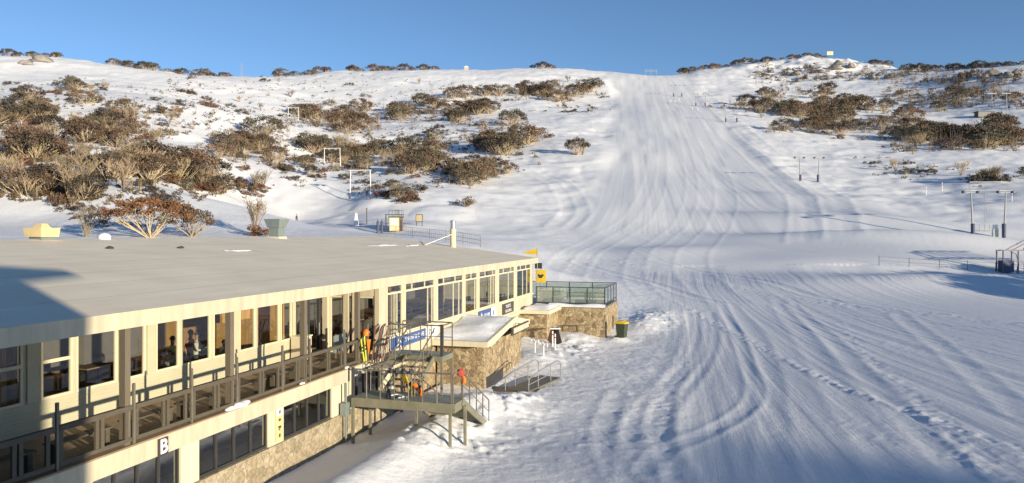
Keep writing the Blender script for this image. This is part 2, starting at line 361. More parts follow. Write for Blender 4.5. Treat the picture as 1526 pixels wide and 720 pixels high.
def snow_material(name, rough_only=False):
    m = bpy.data.materials.new(name); m.use_nodes = True; nt = m.node_tree; N = nt.nodes; L = nt.links
    b = N['Principled BSDF']; b.inputs['Roughness'].default_value = .55; b.inputs['Specular IOR Level'].default_value = .25
    tc = N.new('ShaderNodeTexCoord')
    n0 = N.new('ShaderNodeTexNoise'); n0.inputs['Scale'].default_value = .12; n0.inputs['Detail'].default_value = 6; L.new(tc.outputs['Object'], n0.inputs[0])
    cr = N.new('ShaderNodeValToRGB'); cr.color_ramp.elements[0].color = (.82, .825, .84, 1); cr.color_ramp.elements[1].color = (.90, .905, .915, 1)
    cr.color_ramp.elements[0].position = .3; cr.color_ramp.elements[1].position = .7
    L.new(n0.outputs[0], cr.inputs[0]); L.new(cr.outputs[0], b.inputs['Base Color'])
    n1 = N.new('ShaderNodeTexNoise'); n1.inputs['Scale'].default_value = 2.2; n1.inputs['Detail'].default_value = 8; n1.inputs['Roughness'].default_value = .7
    L.new(tc.outputs['Object'], n1.inputs[0])
    bu1 = N.new('ShaderNodeBump'); bu1.inputs['Distance'].default_value = .12; L.new(n1.outputs[0], bu1.inputs['Height'])
    if rough_only:
        bu1.inputs['Strength'].default_value = .35; L.new(bu1.outputs[0], b.inputs['Normal']); M[name] = m; return m
    ag = N.new('ShaderNodeAttribute'); ag.attribute_name = 'groomed'
    asc = N.new('ShaderNodeAttribute'); asc.attribute_name = 'cross'
    sp = N.new('ShaderNodeSeparateXYZ'); L.new(tc.outputs['Object'], sp.inputs[0])
    cb = N.new('ShaderNodeCombineXYZ'); mu = N.new('ShaderNodeMath'); mu.operation = 'MULTIPLY'; mu.inputs[1].default_value = .035
    L.new(sp.outputs[1], mu.inputs[0]); L.new(asc.outputs['Fac'], cb.inputs[0]); L.new(mu.outputs[0], cb.inputs[1])
    n2 = N.new('ShaderNodeTexNoise'); n2.inputs['Scale'].default_value = 4.5; n2.inputs['Detail'].default_value = 8; n2.inputs['Roughness'].default_value = .75
    L.new(cb.outputs[0], n2.inputs[0])
    s1 = N.new('ShaderNodeMath'); s1.operation = 'MULTIPLY_ADD'; s1.inputs[1].default_value = -.27; s1.inputs[2].default_value = .55
    L.new(ag.outputs['Fac'], s1.inputs[0]); L.new(s1.outputs[0], bu1.inputs['Strength'])
    bu2 = N.new('ShaderNodeBump'); bu2.inputs['Distance'].default_value = .07
    s2 = N.new('ShaderNodeMath'); s2.operation = 'MULTIPLY'; s2.inputs[1].default_value = .5; L.new(ag.outputs['Fac'], s2.inputs[0]); L.new(s2.outputs[0], bu2.inputs['Strength'])
    gmx = N.new('ShaderNodeMix'); gmx.data_type = 'RGBA'; gmx.inputs[7].default_value = (.735, .75, .78, 1)
    gf = N.new('ShaderNodeMath'); gf.operation = 'MULTIPLY'; L.new(ag.outputs['Fac'], gf.inputs[0]); L.new(n2.outputs[0], gf.inputs[1])
    gf2 = N.new('ShaderNodeMath'); gf2.operation = 'MULTIPLY'; gf2.inputs[1].default_value = 1.5; gf2.use_clamp = True; L.new(gf.outputs[0], gf2.inputs[0])
    L.new(gf2.outputs[0], gmx.inputs[0]); L.new(cr.outputs[0], gmx.inputs[6]); L.new(gmx.outputs[2], b.inputs['Base Color'])
    L.new(n2.outputs[0], bu2.inputs['Height']); L.new(bu1.outputs[0], bu2.inputs['Normal']); L.new(bu2.outputs[0], b.inputs['Normal'])
    M[name] = m; return m
snow_material('snow'); snow_material('loose snow', True)

def stone_material(name, dark, mid, light, mortar):
    m = bpy.data.materials.new(name); m.use_nodes = True; nt = m.node_tree; N = nt.nodes; L = nt.links
    b = N['Principled BSDF']; b.inputs['Roughness'].default_value = .85
    tc = N.new('ShaderNodeTexCoord'); n = N.new('ShaderNodeTexNoise'); n.inputs['Scale'].default_value = 2.2; n.inputs['Detail'].default_value = 3
    L.new(tc.outputs['Object'], n.inputs[0]); mx = N.new('ShaderNodeMix'); mx.data_type = 'RGBA'; mx.inputs[0].default_value = .22
    L.new(tc.outputs['Object'], mx.inputs[6]); L.new(n.outputs[1], mx.inputs[7])
    v = N.new('ShaderNodeTexVoronoi'); v.inputs['Scale'].default_value = 4.4; L.new(mx.outputs[2], v.inputs[0])
    ve = N.new('ShaderNodeTexVoronoi'); ve.feature = 'DISTANCE_TO_EDGE'; ve.inputs['Scale'].default_value = 4.4; L.new(mx.outputs[2], ve.inputs[0])
    cr = N.new('ShaderNodeValToRGB'); e = cr.color_ramp.elements
    e[0].color = dark; e[1].color = light; q = e.new(.5); q.color = mid
    sp = N.new('ShaderNodeSeparateColor'); L.new(v.outputs['Color'], sp.inputs[0]); L.new(sp.outputs[0], cr.inputs[0])
    c2 = N.new('ShaderNodeValToRGB'); c2.color_ramp.elements[0].position = .02; c2.color_ramp.elements[1].position = .07; L.new(ve.outputs[0], c2.inputs[0])
    m2 = N.new('ShaderNodeMix'); m2.data_type = 'RGBA'; m2.inputs[6].default_value = mortar; L.new(c2.outputs[0], m2.inputs[0]); L.new(cr.outputs[0], m2.inputs[7])
    nz = N.new('ShaderNodeTexNoise'); nz.inputs['Scale'].default_value = 9; nz.inputs['Detail'].default_value = 6; L.new(tc.outputs['Object'], nz.inputs[0])
    hz = N.new('ShaderNodeHueSaturation'); mz = N.new('ShaderNodeMapRange'); mz.inputs[1].default_value = .3; mz.inputs[2].default_value = .7; mz.inputs[3].default_value = .72; mz.inputs[4].default_value = 1.25
    L.new(nz.outputs[0], mz.inputs[0]); L.new(mz.outputs[0], hz.inputs['Value']); L.new(m2.outputs[2], hz.inputs['Color']); L.new(hz.outputs[0], b.inputs['Base Color'])
    n3 = N.new('ShaderNodeTexNoise'); n3.inputs['Scale'].default_value = 14; L.new(tc.outputs['Object'], n3.inputs[0])
    ad = N.new('ShaderNodeMath'); ad.operation = 'MULTIPLY_ADD'; ad.inputs[1].default_value = .25; L.new(n3.outputs[0], ad.inputs[0]); L.new(c2.outputs[0], ad.inputs[2])
    bu = N.new('ShaderNodeBump'); bu.inputs['Strength'].default_value = .7; bu.inputs['Distance'].default_value = .05; L.new(ad.outputs[0], bu.inputs['Height']); L.new(bu.outputs[0], b.inputs['Normal'])
    M[name] = m
stone_material('field stone', (.19, .135, .075, 1), (.34, .25, .14, 1), (.46, .37, .23, 1), (.31, .25, .16, 1))
stone_material('pale stone', (.27, .22, .14, 1), (.36, .29, .185, 1), (.43, .36, .24, 1), (.42, .36, .26, 1))
def glass_material(name, tint, add=0.0, refl=1.0, milk=0.0):
    m = bpy.data.materials.new(name); m.use_nodes = True; nt = m.node_tree; N = nt.nodes; L = nt.links
    N.remove(N['Principled BSDF']); out = N['Material Output']
    tr = N.new('ShaderNodeBsdfTransparent'); tr.inputs[0].default_value = (*tint, 1)
    gl = N.new('ShaderNodeBsdfGlossy'); gl.inputs['Roughness'].default_value = .02; gl.inputs[0].default_value = (refl, refl, refl, 1)
    fr = N.new('ShaderNodeFresnel'); fr.inputs[0].default_value = 1.5
    ge = N.new('ShaderNodeNewGeometry'); io = N.new('ShaderNodeMapRange'); io.inputs[3].default_value = 1.5; io.inputs[4].default_value = 1 / 1.5; L.new(ge.outputs['Backfacing'], io.inputs[0]); L.new(io.outputs[0], fr.inputs[0])
    a = N.new('ShaderNodeMath'); a.operation = 'MULTIPLY_ADD'; a.inputs[1].default_value = 1.5; a.inputs[2].default_value = add; a.use_clamp = True; L.new(fr.outputs[0], a.inputs[0])
    mx = N.new('ShaderNodeMixShader'); L.new(a.outputs[0], mx.inputs[0]); L.new(tr.outputs[0], mx.inputs[1]); L.new(gl.outputs[0], mx.inputs[2]); L.new(mx.outputs[0], out.inputs[0])
    if milk:
        df = N.new('ShaderNodeBsdfDiffuse'); df.inputs[0].default_value = (.42, .50, .46, 1); m2 = N.new('ShaderNodeMixShader'); m2.inputs[0].default_value = milk
        L.new(tr.outputs[0], m2.inputs[1]); L.new(df.outputs[0], m2.inputs[2]); L.new(m2.outputs[0], mx.inputs[1])
    M[name] = m
glass_material('window glass', (.80, .84, .84), 0.03)
glass_material('balustrade glass', (.62, .72, .68), .08, milk=.35)
glass_material('tinted glass', (.55, .62, .66), .13)

# ------------------------------------------------------------------ mesh helpers
class MB:
    def __init__(s): s.v = []; s.f = []; s.m = []; s.k = 0
    def add(s, vs, fs):
        o = len(s.v); s.v += [tuple(v) for v in vs]; s.f += [tuple(i + o for i in f) for f in fs]; s.m += [s.k] * len(fs); return s
    def box(s, x0, x1, y0, y1, z0, z1):
        return s.add([(x0, y0, z0), (x1, y0, z0), (x1, y1, z0), (x0, y1, z0), (x0, y0, z1), (x1, y0, z1), (x1, y1, z1), (x0, y1, z1)],
                     [(0, 3, 2, 1), (4, 5, 6, 7), (0, 1, 5, 4), (1, 2, 6, 5), (2, 3, 7, 6), (3, 0, 4, 7)])
    def beam(s, p, q, w, h=None, up=(0, 0, 1)):
        p, q = Vector(p), Vector(q); h = h or w; d = (q - p).normalized(); up = Vector(up)
        if abs(d.dot(up)) > .98: up = Vector((1, 0, 0))
        a = d.cross(up).normalized() * w / 2; b = a.normalized().cross(d).normalized() * h / 2
        vs = [p - a - b, p + a - b, p + a + b, p - a + b, q - a - b, q + a - b, q + a + b, q - a + b]
        return s.add(vs, [(0, 1, 2, 3), (7, 6, 5, 4), (4, 5, 1, 0), (5, 6, 2, 1), (6, 7, 3, 2), (7, 4, 0, 3)])
    def tube(s, pts, r, n=8, cap=True):
        pts = [Vector(p) for p in pts]; rs = r if isinstance(r, (list, tuple)) else [r] * len(pts); vs = []; fs = []
        ref = None
        for i, p in enumerate(pts):
            d = (pts[min(i + 1, len(pts) - 1)] - pts[max(i - 1, 0)]).normalized()
            if ref is None: ref = Vector((1, 0, 0)) if abs(d.x) < .8 else Vector((0, 1, 0))
            a = d.cross(ref).normalized(); b = d.cross(a).normalized(); ref = -b if False else ref
            for k in range(n):
                t = 2 * math.pi * k / n; vs.append(p + (a * math.cos(t) + b * math.sin(t)) * rs[i])
        for i in range(len(pts) - 1):
            for k in range(n):
                fs.append((i * n + k, i * n + (k + 1) % n, (i + 1) * n + (k + 1) % n, (i + 1) * n + k))
        if cap: fs += [tuple(range(n))[::-1], tuple((len(pts) - 1) * n + k for k in range(n))]
        return s.add(vs, fs)
    def prism(s, poly, axis, a, b):
        """polygon in the two other axes, extruded along axis from a to b"""
        n = len(poly)
        def put(p, t): return {'x': (t, p[0], p[1]), 'y': (p[0], t, p[1]), 'z': (p[0], p[1], t)}[axis]
        vs = [put(p, a) for p in poly] + [put(p, b) for p in poly]
        return s.add(vs, [tuple(range(n))[::-1], tuple(range(n, 2 * n))] + [(i, (i + 1) % n, n + (i + 1) % n, n + i) for i in range(n)])
    def lathe(s, prof, n=16, c=(0, 0, 0)):
        vs = [(c[0] + r * math.cos(2 * math.pi * k / n), c[1] + r * math.sin(2 * math.pi * k / n), c[2] + z) for r, z in prof for k in range(n)]
        fs = [(i * n + k, i * n + (k + 1) % n, (i + 1) * n + (k + 1) % n, (i + 1) * n + k) for i in range(len(prof) - 1) for k in range(n)]
        fs += [tuple(range(n))[::-1], tuple((len(prof) - 1) * n + k for k in range(n))]
        return s.add(vs, fs)
    def mesh(s, name, mats):
        me = bpy.data.meshes.new(name); me.from_pydata(s.v, [], s.f); mats = mats if isinstance(mats, list) else [mats]
        for m in mats: me.materials.append(M[m])
        if len(mats) > 1: me.polygons.foreach_set('material_index', s.m)
        bm = bmesh.new(); bm.from_mesh(me); bmesh.ops.recalc_face_normals(bm, faces=bm.faces); bm.to_mesh(me); bm.free()
        return me
    def build(s, name, mats, parent=None, smooth=False, bevel=0.0):
        me = s.mesh(name, mats); o = bpy.data.objects.new(name, me); COL.objects.link(o)
        if smooth: me.polygons.foreach_set('use_smooth', [True] * len(me.polygons)); me.set_sharp_from_angle(angle=R(45))
        if bevel:
            b = o.modifiers.new('bevel', 'BEVEL'); b.width = bevel; b.segments = 2; b.limit_method = 'ANGLE'
        if parent: o.parent = parent
        return o
def tag(o, label, cat, group=None, kind=None):
    if label: o['label'] = label
    if cat: o['category'] = cat
    if group: o['group'] = group
    if kind: o['kind'] = kind
    return o
def thing(name, label, cat, loc, rz=0.0, group=None):
    o = bpy.data.objects.new(name, None); COL.objects.link(o); o.empty_display_size = .3
    o.location = loc; o.rotation_euler = (0, 0, rz); return tag(o, label, cat, group)
def copy_tree(o, parent=None):
    c = o.copy(); COL.objects.link(c)
    if parent: c.parent = parent
    for ch in list(o.children): copy_tree(ch, c)
    return c
def blob(name, material, parent, rx, ry, rz, seed, amp=.25, sub=3):
    bm = bmesh.new(); bmesh.ops.create_icosphere(bm, subdivisions=sub, radius=1)
    co = np.array([v.co for v in bm.verts]); n = fbm(co[:, 0] * 2 + co[:, 2] * 1.3, co[:, 1] * 2 - co[:, 2] * .7, 1.3, 2, seed)
    for v, k in zip(bm.verts, n):
        v.co *= 1 + amp * k; v.co.x *= rx; v.co.y *= ry; v.co.z *= rz
        if v.co.z < -.1 * rz: v.co.z = -.1 * rz
    me = bpy.data.meshes.new(name); bm.to_mesh(me); bm.free(); me.materials.append(M[material]); me.polygons.foreach_set('use_smooth', [True] * len(me.polygons))
    o = bpy.data.objects.new(name, me); COL.objects.link(o)
    if parent: o.parent = parent
    return o

# ------------------------------------------------------------------ the snow field (one sheet from under the camera to beyond the ridges)
def build_ground():
    th = np.concatenate([np.linspace(-75, -36, 60, endpoint=False), np.linspace(-36, 36, 900), np.linspace(36, 75, 61)[1:]])
    r = np.concatenate([np.geomspace(3, 23, 40, endpoint=False), np.geomspace(23, 130, 560, endpoint=False), np.geomspace(130, 640, 300, endpoint=False), np.geomspace(640, 1400, 30)])
    T, Rr = np.meshgrid(np.radians(th), r)
    x, y = (np.sin(T) * Rr).ravel(), (np.cos(T) * Rr).ravel()
    z, gm, sc = terrain(x, y, True)
    nr, nt_ = len(r), len(th)
    idx = np.arange(nr * nt_).reshape(nr, nt_)
    q = np.stack([idx[:-1, :-1], idx[:-1, 1:], idx[1:, 1:], idx[1:, :-1]], -1).reshape(-1, 4)[:, ::-1]
    me = bpy.data.meshes.new('snow_field')
    me.vertices.add(len(x)); me.vertices.foreach_set('co', np.stack([x, y, z], 1).astype(np.float32).ravel())
    me.loops.add(q.size); me.loops.foreach_set('vertex_index', q.astype(np.int32).ravel())
    me.polygons.add(len(q)); me.polygons.foreach_set('loop_start', np.arange(0, q.size, 4, dtype=np.int32))
    me.polygons.foreach_set('use_smooth', np.ones(len(q), bool))
    me.update(calc_edges=True)
    for nm, a in (('groomed', gm), ('cross', sc)):
        at_ = me.attributes.new(nm, 'FLOAT', 'POINT'); at_.data.foreach_set('value', a.astype(np.float32))
    me.materials.append(M['snow'])
    o = bpy.data.objects.new('snow_ground', me); COL.objects.link(o); tag(o, None, None, None, 'structure')
    # the ground behind and beside the camera
    mb = MB(); mb.add([(-1400, -900, -8.6), (1400, -900, -8.6), (1400, 6, -8.6), (-1400, 6, -8.6)], [(0, 1, 2, 3)])
    tag(mb.build('ground', 'loose snow'), None, None, None, 'structure')
build_ground()
# ------------------------------------------------------------------ the lodge
lodge = thing('ski_lodge', 'long cream lodge with low roof, glazed upper floor and stone base', 'lodge', B(0, 0, 0), ROT)
DECK = 2.95
# roof: eave fascia at w = 0, rising to a ridge at w = 13.3
def roof_z(w): return 6.25 + (7.93 - 6.25) * w / 13.3
mb = MB(); mb.prism([(-.02, 6.25), (13.3, 7.93), (14.1, 7.80), (14.1, 7.5), (13.3, 7.6), (.12, 5.99), (-.02, 5.99)], 'x', -9, 45.35)
mb.build('roof', 'roof membrane', lodge)
mb = MB(); mb.box(-9.02, 45.37, -.06, -.021, 5.85, 6.262); mb.box(45.351, 45.385, -.06, .05, 5.85, 6.26)
mb.prism([(.05, 5.86), (.05, 6.262), (13.3, 7.94), (13.3, 7.55)], 'x', 45.352, 45.385)
mb.build('fascia', 'cream paint', lodge)
mb = MB(); mb.add([(-9, -.02, 5.86), (45.3, -.02, 5.86), (45.3, 3.0, 5.75), (-9, 3.0, 5.75)], [(0, 1, 2, 3)]); mb.build('soffit', 'soffit', lodge)
# thin old snow left on the roof: real lenses of snow
for (u, w, lu, lw, s) in [(36, 8.6, 2.3, .35, 1), (39.5, 8.1, 1.2, .25, 2), (19.6, 8.5, .9, .22, 3)]:
    o = blob('roof_snow', 'loose snow', lodge, lu, lw, .035, s, .9); o.location = (u, w, roof_z(w) + .012); o.rotation_euler = (math.atan(1.68 / 13.3), 0, .05)
for (u, w, s) in [(13.5, 10.2, 1), (17.2, 9.8, 2)]:
    o = blob('roof_outlet', 'dark frame', lodge, .16, .16, .09, s, .3, 2); o.location = (u, w, roof_z(w) + .02)

def window(u0, u1, z0, z1, w, trans=None, mull=(), fr=.07, tmull=(), parent=None, dep=.04, pane=True):
    """a window facing -w: frame with one sheet of glass per opening"""
    mb = MB()
    mb.box(u0 - fr, u1 + fr, w - .03, w + dep, z0 - fr, z0); mb.box(u0 - fr, u1 + fr, w - .03, w + dep, z1, z1 + fr)
    mb.box(u0 - fr, u0, w - .03, w + dep, z0, z1); mb.box(u1, u1 + fr, w - .03, w + dep, z0, z1)
    if trans: mb.box(u0, u1, w - .025, w + dep - .01, trans - .045, trans + .045)
    top = (trans - .045) if trans else z1
    for m_ in mull: mb.box(m_ - .025, m_ + .025, w - .02, w + dep - .01, z0, top)
    for m_ in tmull: mb.box(m_ - .03, m_ + .03, w - .02, w + dep - .01, trans + .045, z1)
    o = mb.build('window', 'cream trim', parent or lodge)
    g = MB(); g.add([(u0, w + .008, z0), (u1, w + .008, z0), (u1, w + .008, z1), (u0, w + .008, z1)], [(0, 1, 2, 3)])
    g.build('pane', 'window glass', o)
    return o
# upper wall along the deck (w = 2.9)
WD = 2.9
wins = [(-6.6, -4.9, 4.83), (-4.5, -2.8, None), (-2.4, -.6, 4.83), (-.2, 1.0, None), (1.4, 2.98, 4.83), (3.64, 4.5, 4.83), (4.75, 6.06, None), (6.42, 7.17, None), (7.75, 8.66, None), (8.91, 10.21, None), (10.49, 11.35, None), (11.95, 12.78, None), (13.03, 14.37, None), (14.61, 15.25, None)]
mb = MB(); mb.box(-9, 15.6, WD, WD + .06, 2.45, 3.845); mb.box(-9, 18, WD, WD + .06, 5.455, 6.3)
e = -9
for u0, u1, t in wins:
    mb.box(e, u0 - .075, WD, WD + .06, 3.845, 5.455); e = u1 + .075
mb.box(e, 15.6, WD, WD + .06, 3.845, 5.455)
for k in range(8): mb.box(-9, 15.55, WD - .012, WD, 3.0 + .105 * k, 3.09 + .105 * k)
mb.build('deck_wall', 'grey cladding', lodge)
for u0, u1, t in wins: window(u0, u1, 3.92, 5.38, WD, t)
for (a, b) in [(3.16, 3.5), (6.18, 6.3), (7.3, 7.6), (11.5, 11.78), (15.36, 15.6)]: MB().box(a, b, WD - .05, WD - .001, 3.85, 5.6).build('wall_pilaster', 'grey cladding', lodge)
# doors at the end of the deck
def door(u0, u1, name='door'):
    mb = MB(); fr = .09
    mb.box(u0, u0 + fr, WD - .02, WD + .1, DECK, 5.45); mb.box(u1 - fr, u1, WD - .02, WD + .1, DECK, 5.45); mb.box(u0 + fr, u1 - fr, WD - .02, WD + .1, 5.34, 5.45); mb.box(u0 + fr, u1 - fr, WD - .02, WD + .1, DECK, DECK + .2)
    o = mb.build(name, 'dark frame', lodge)
    g = MB(); g.add([(u0 + fr, WD + .04, DECK + .2), (u1 - fr, WD + .04, DECK + .2), (u1 - fr, WD + .04, 5.34), (u0 + fr, WD + .04, 5.34)], [(0, 1, 2, 3)]); g.build('pane', 'window glass', o)
    h = MB(); h.tube([(u1 - .2, WD - .07, 3.8), (u1 - .2, WD - .07, 4.3)], .02); h.build('handle', 'galvanised', o)
door(15.62, 16.62); door(16.64, 17.62)
# side wall of the projecting wing (u = 18) facing the camera
mb = MB(); mb.box(17.8, 18.0, 2.66, 2.9, 2.95, 5.9); mb.box(17.95, 18.1, 1.72, 1.96, 2.95, 5.9); mb.box(17.94, 18.1, 1.44, 1.53, 2.95, 5.9)
mb.box(17.95, 18.72, .24, .45, 2.45, 5.9); mb.box(17.97, 18.1, .45, 2.66, 5.45, 5.9); mb.build('wing_corner_post', 'cream paint', lodge)
for (a, b) in [(2.0, 2.62), (.49, 1.40)]:
    mb = MB(); mb.box(18.0, 18.08, a - .03, a + .04, 2.95, 5.44); mb.box(18.0, 18.08, b - .04, b + .03, 2.95, 5.44); mb.box(18.0, 18.08, a + .04, b - .04, 2.95, 3.1); mb.box(18.0, 18.08, a + .04, b - .04, 5.36, 5.44)
    o = mb.build('glazed_screen', 'cream trim', lodge); g = MB(); g.add([(18.04, a + .04, 3.1), (18.04, b - .04, 3.1), (18.04, b - .04, 5.36), (18.04, a + .04, 5.36)], [(0, 1, 2, 3)]); g.build('pane', 'window glass', o)
# projecting wing: long ribbon of windows (w = .3)
WF = .3
fw = [(18.88, 20.39, (19.9,), ()), (20.85, 24.39, (23.6, 24.15), (21.6, 23.2)), (24.96, 28.8, (27.3, 28.2), (25.8, 27.6)), (29.26, 31.32, (31.0,), (30.3,)), (31.83, 35.16, (34.2, 34.7), (33.0, 34.6)), (35.91, 39.67, (38.2,), (37.0, 38.8)), (40.38, 44.25, (42.0, 43.2), (41.4, 42.9))]
for a, b, mu_, tm in fw: window(a, b, 3.62, 5.80, WF, 5.48, mu_, .07, tm)
mb = MB(); mb.box(18.72, 45, WF, WF + .055, 2.44, 3.545); mb.box(18.72, 45, WF, WF + .055, 5.875, 6.2); e = 18.72
for a, b, _, _ in fw: mb.box(e, a - .07, WF, WF + .055, 3.545, 5.875); e = b + .07
mb.box(e, 45, WF, WF + .055, 3.545, 5.875); mb.build('wing_wall', 'cream paint', lodge)
mb = MB(); mb.box(18.73, 45.02, WF - .08, WF - .001, 3.47, 3.545); mb.box(33.0, 45.02, WF - .09, WF - .001, 2.33, 2.5); mb.build('sill_band', 'cream trim', lodge)
mb = MB()
mb.prism([(WF, 0), (WF, 6.1), (13.3, 7.5), (13.3, 0)], 'x', 44.85, 45.0); mb.prism([(WD, 0), (WD, 6.0), (13.3, 7.5), (13.3, 0)], 'x', -9, -8.85); mb.box(-9, 45, 13.3, 13.45, 0, 7.55); mb.build('end_wall', 'cream paint', lodge)
# ground floor under the deck
mb = MB(); mb.box(-9, 18.0, .12, 2.9, 2.45, 2.9); mb.box(18, 45, .46, 13, 2.45, 2.9); mb.box(-9, 18, 2.9, 13, 2.45, 2.9); mb.build('floor_slab', 'soffit', lodge)
mb = MB(); mb.box(-9, 15.12, -.06, .119, 2.42, 2.93); mb.build('deck_fascia', 'cream paint', lodge)
mb = MB()
for k in range(21): mb.box(-9, 18.0, -.07 + .141 * k, -.07 + .141 * k + .132, 2.905, 2.95)
mb.build('deck_boards', 'deck timber', lodge)
lw = [(-8.5, -5.6), (-5.0, -1.6), (-1.0, 1.9), (2.5, 5.5), (6.25, 9.62), (10.5, 13.74), (15.3, 17.8)]
e = -9.0
for a, b in lw: MB().box(e, a, .16, .40, 1.2, 2.449).build('pier', 'cream trim', lodge); e = b
MB().box(e, 18.9, .16, .40, 1.2, 2.449).build('pier', 'cream trim', lodge)
for a, b in lw:
    mb = MB(); w = .22; n = 4
    mb.box(a, b, w, w + .08, 1.2, 1.28); mb.box(a, b, w, w + .08, 2.37, 2.449)
    for k in range(n + 1):
        x = a + (b - a) * k / n; mb.box(max(a, x - .03), min(b, x + .03), w, w + .08, 1.28, 2.37)
    o = mb.build('window', 'dark frame', lodge)
    g = MB(); g.add([(a, w + .05, 1.28), (b, w + .05, 1.28), (b, w + .05, 2.37), (a, w + .05, 2.37)], [(0, 1, 2, 3)]); g.build('pane', 'tinted glass', o)
mb = MB(); mb.box(-9, 19.2, .08, .42, -1.2, 1.2); mb.build('stone_base', 'pale stone', lodge); MB().box(19.2, 33.2, .42, .7, -1.2, 2.44).build('stone_wall', 'field stone', lodge)
mb = MB(); mb.box(33.2, 45, .45, .6, -.8, .9); e = 33.2
for a, b in [(33.5, 36.6), (37.0, 39.4), (40.0, 41.0)]: mb.box(e, a, .45, .6, .9, 2.33); e = b
mb.box(e, 45, .45, .6, .9, 2.33); mb.build('lower_wing_wall', 'cream paint', lodge)
for a, b in [(33.5, 36.6), (37.0, 39.4), (40.0, 41.0)]:
    mb = MB(); mb.box(a, b, .48, .56, .9, .98); mb.box(a, b, .48, .56, 2.26, 2.33); mb.box(a, a + .06, .48, .56, .98, 2.26); mb.box(b - .06, b, .48, .56, .98, 2.26); mb.box((a + b) / 2 - .03, (a + b) / 2 + .03, .48, .56, .98, 2.26)
    o = mb.build('window', 'cream trim', lodge); g = MB(); g.add([(a, .53, .98), (b, .53, .98), (b, .53, 2.26), (a, .53, 2.26)], [(0, 1, 2, 3)]); g.build('pane', 'window glass', o)
# roof posts of the veranda and the drain pipe by the last pier
for u in (-4.8, -.7, 3.45, 7.56, 11.68, 15.7):
    mb = MB(); mb.box(u - .09, u + .09, .03, .21, 2.951, 5.86); mb.build('veranda_post', 'post timber', lodge)
mb = MB(); mb.tube([(14.35, -.1, 2.4), (14.35, -.1, .2)], .045); mb.box(14.2, 14.6, -.16, .07, 1.15, 1.65); mb.build('drain_pipe', 'grey vent', lodge)
# balustrade between thin posts
posts = [-6.9, -4.8, -2.7, -.7, 1.37, 3.62, 5.74, 7.75, 10.18, 11.9, 14.43, 16.4]
for u in posts:
    mb = MB(); mb.box(u - .035, u + .035, -.02, .03, 2.951, 4.45); mb.build('railing_post', 'rail steel', lodge)
for a, b in zip(posts[:-1], posts[1:]):
    mb = MB(); a += .06; b -= .06; m_ = a + (b - a) * .47
    mb.box(a, b, -.02, .10, 3.80, 3.92); mb.box(a, b, -.005, .05, 3.02, 3.12)
    for x in (a, m_, m_ + .16, b - .22): mb.box(x, x + .10, .0, .055, 3.12, 3.80)
    mb.build('balustrade', 'weathered timber', lodge)
# inside
mb = MB(); mb.box(-8.8, 44.8, 10, 10.1, 2.9, 7.2); mb.box(15.2, 15.3, 6.5, 10, 2.9, 6.5); mb.box(-8.8, 18, 4.0, 4.1, 0, 2.44); mb.box(33, 45, 3.4, 3.5, 0, 2.44); mb.build('inner_wall', 'interior wall', lodge)
mb = MB(); mb.box(-8.8, 18, 3.06, 10, 2.901, 2.93); mb.box(18.15, 44.8, .46, 10, 2.901, 2.93); mb.build('inner_floor', 'interior floor', lodge)
mb = MB(); mb.add([(-8.8, 3.06, 5.75), (44.8, 3.06, 5.75), (44.8, 10, 6.3), (-8.8, 10, 6.3)], [(0, 1, 2, 3)]); mb.add([(18.2, .5, 5.72), (44.8, .5, 5.72), (44.8, 3.05, 5.745), (18.2, 3.05, 5.745)], [(0, 1, 2, 3)]); mb.build('ceiling', 'interior ceiling', lodge)
mb = MB(); mb.box(15.05, 15.15, 3.1, 9.9, 2.94, 5.7); mb.box(13.2, 15.0, 4.6, 4.7, 4.7, 5.7); mb.box(3.0, 3.1, 3.1, 3.7, 2.94, 5.7); mb.build('timber_partition', 'warm timber', lodge)
for u in (26.0, 33.2, 37.6): 
    mb = MB(); mb.box(u, u + .35, 3.2, 3.55, 2.94, 5.7); mb.build('inner_column', 'warm timber', lodge)
# curtains drawn to the side of some windows
for u, n in ((2.6, 1), (20.15, 2), (34.9, 5)):
    w0 = 3.18 if u < 18 else .62; vs = []; fs = []
    for i in range(17):
        x = u - .22 + .44 * i / 16; y = w0 + .05 * math.sin(i * 1.9); vs += [(x, y, 2.98), (x, y, 5.5), (x, y + .02, 5.5), (x, y + .02, 2.98)]
    for i in range(16):
        for k in range(4): fs.append((4 * i + k, 4 * i + (k + 1) % 4, 4 * i + 4 + (k + 1) % 4, 4 * i + 4 + k))
    MB().add(vs, fs).build('curtain', 'curtain' if u < 18 else 'hut cream', lodge, True)
# entrance porches of stone with snow on their roofs
def porch(u0, u1, w0, zt, peak, name='entrance_porch'):
    mb = MB(); mb.box(u0, u1, w0, .29 if u0 < 40 else 2.0, -1.0, zt); o = mb.build(name, 'field stone', lodge); return o
k1 = porch(24.9, 32.2, -2.25, 2.45, 3.2)
mb = MB(); prof = [(24.2, 2.45), (24.2, 2.72), (29.3, 3.42), (32.6, 2.95), (32.6, 2.68), (29.3, 3.12), (25.0, 2.46)]
mb.prism(prof, 'y', -2.68, .28); mb.build('porch_roof', 'cream trim', k1)
vs = []; fs = []; nu, nw = 22, 10
for i in range(nu + 1):
    for j in range(nw + 1):
        s, t = i / nu, j / nw; u = 24.35 + 5.6 * s; w = -2.5 + 2.75 * t
        base = 2.72 + .7 * (u - 24.2) / 5.1 if u < 29.3 else 3.42 - .47 * (u - 29.3) / 3.3
        e_ = min(s, 1 - s, t * .8, (1 - t) * .8 + .12) * 6
        th = .15 * math.sqrt(min(1, max(0, e_ - .5 - .5 * math.sin(u * 3.1) * math.sin(w * 2.7 + u)))) * (1 + .35 * math.sin(u * 1.3 + w)) ; vs.append((u, w, base + .004 + th))
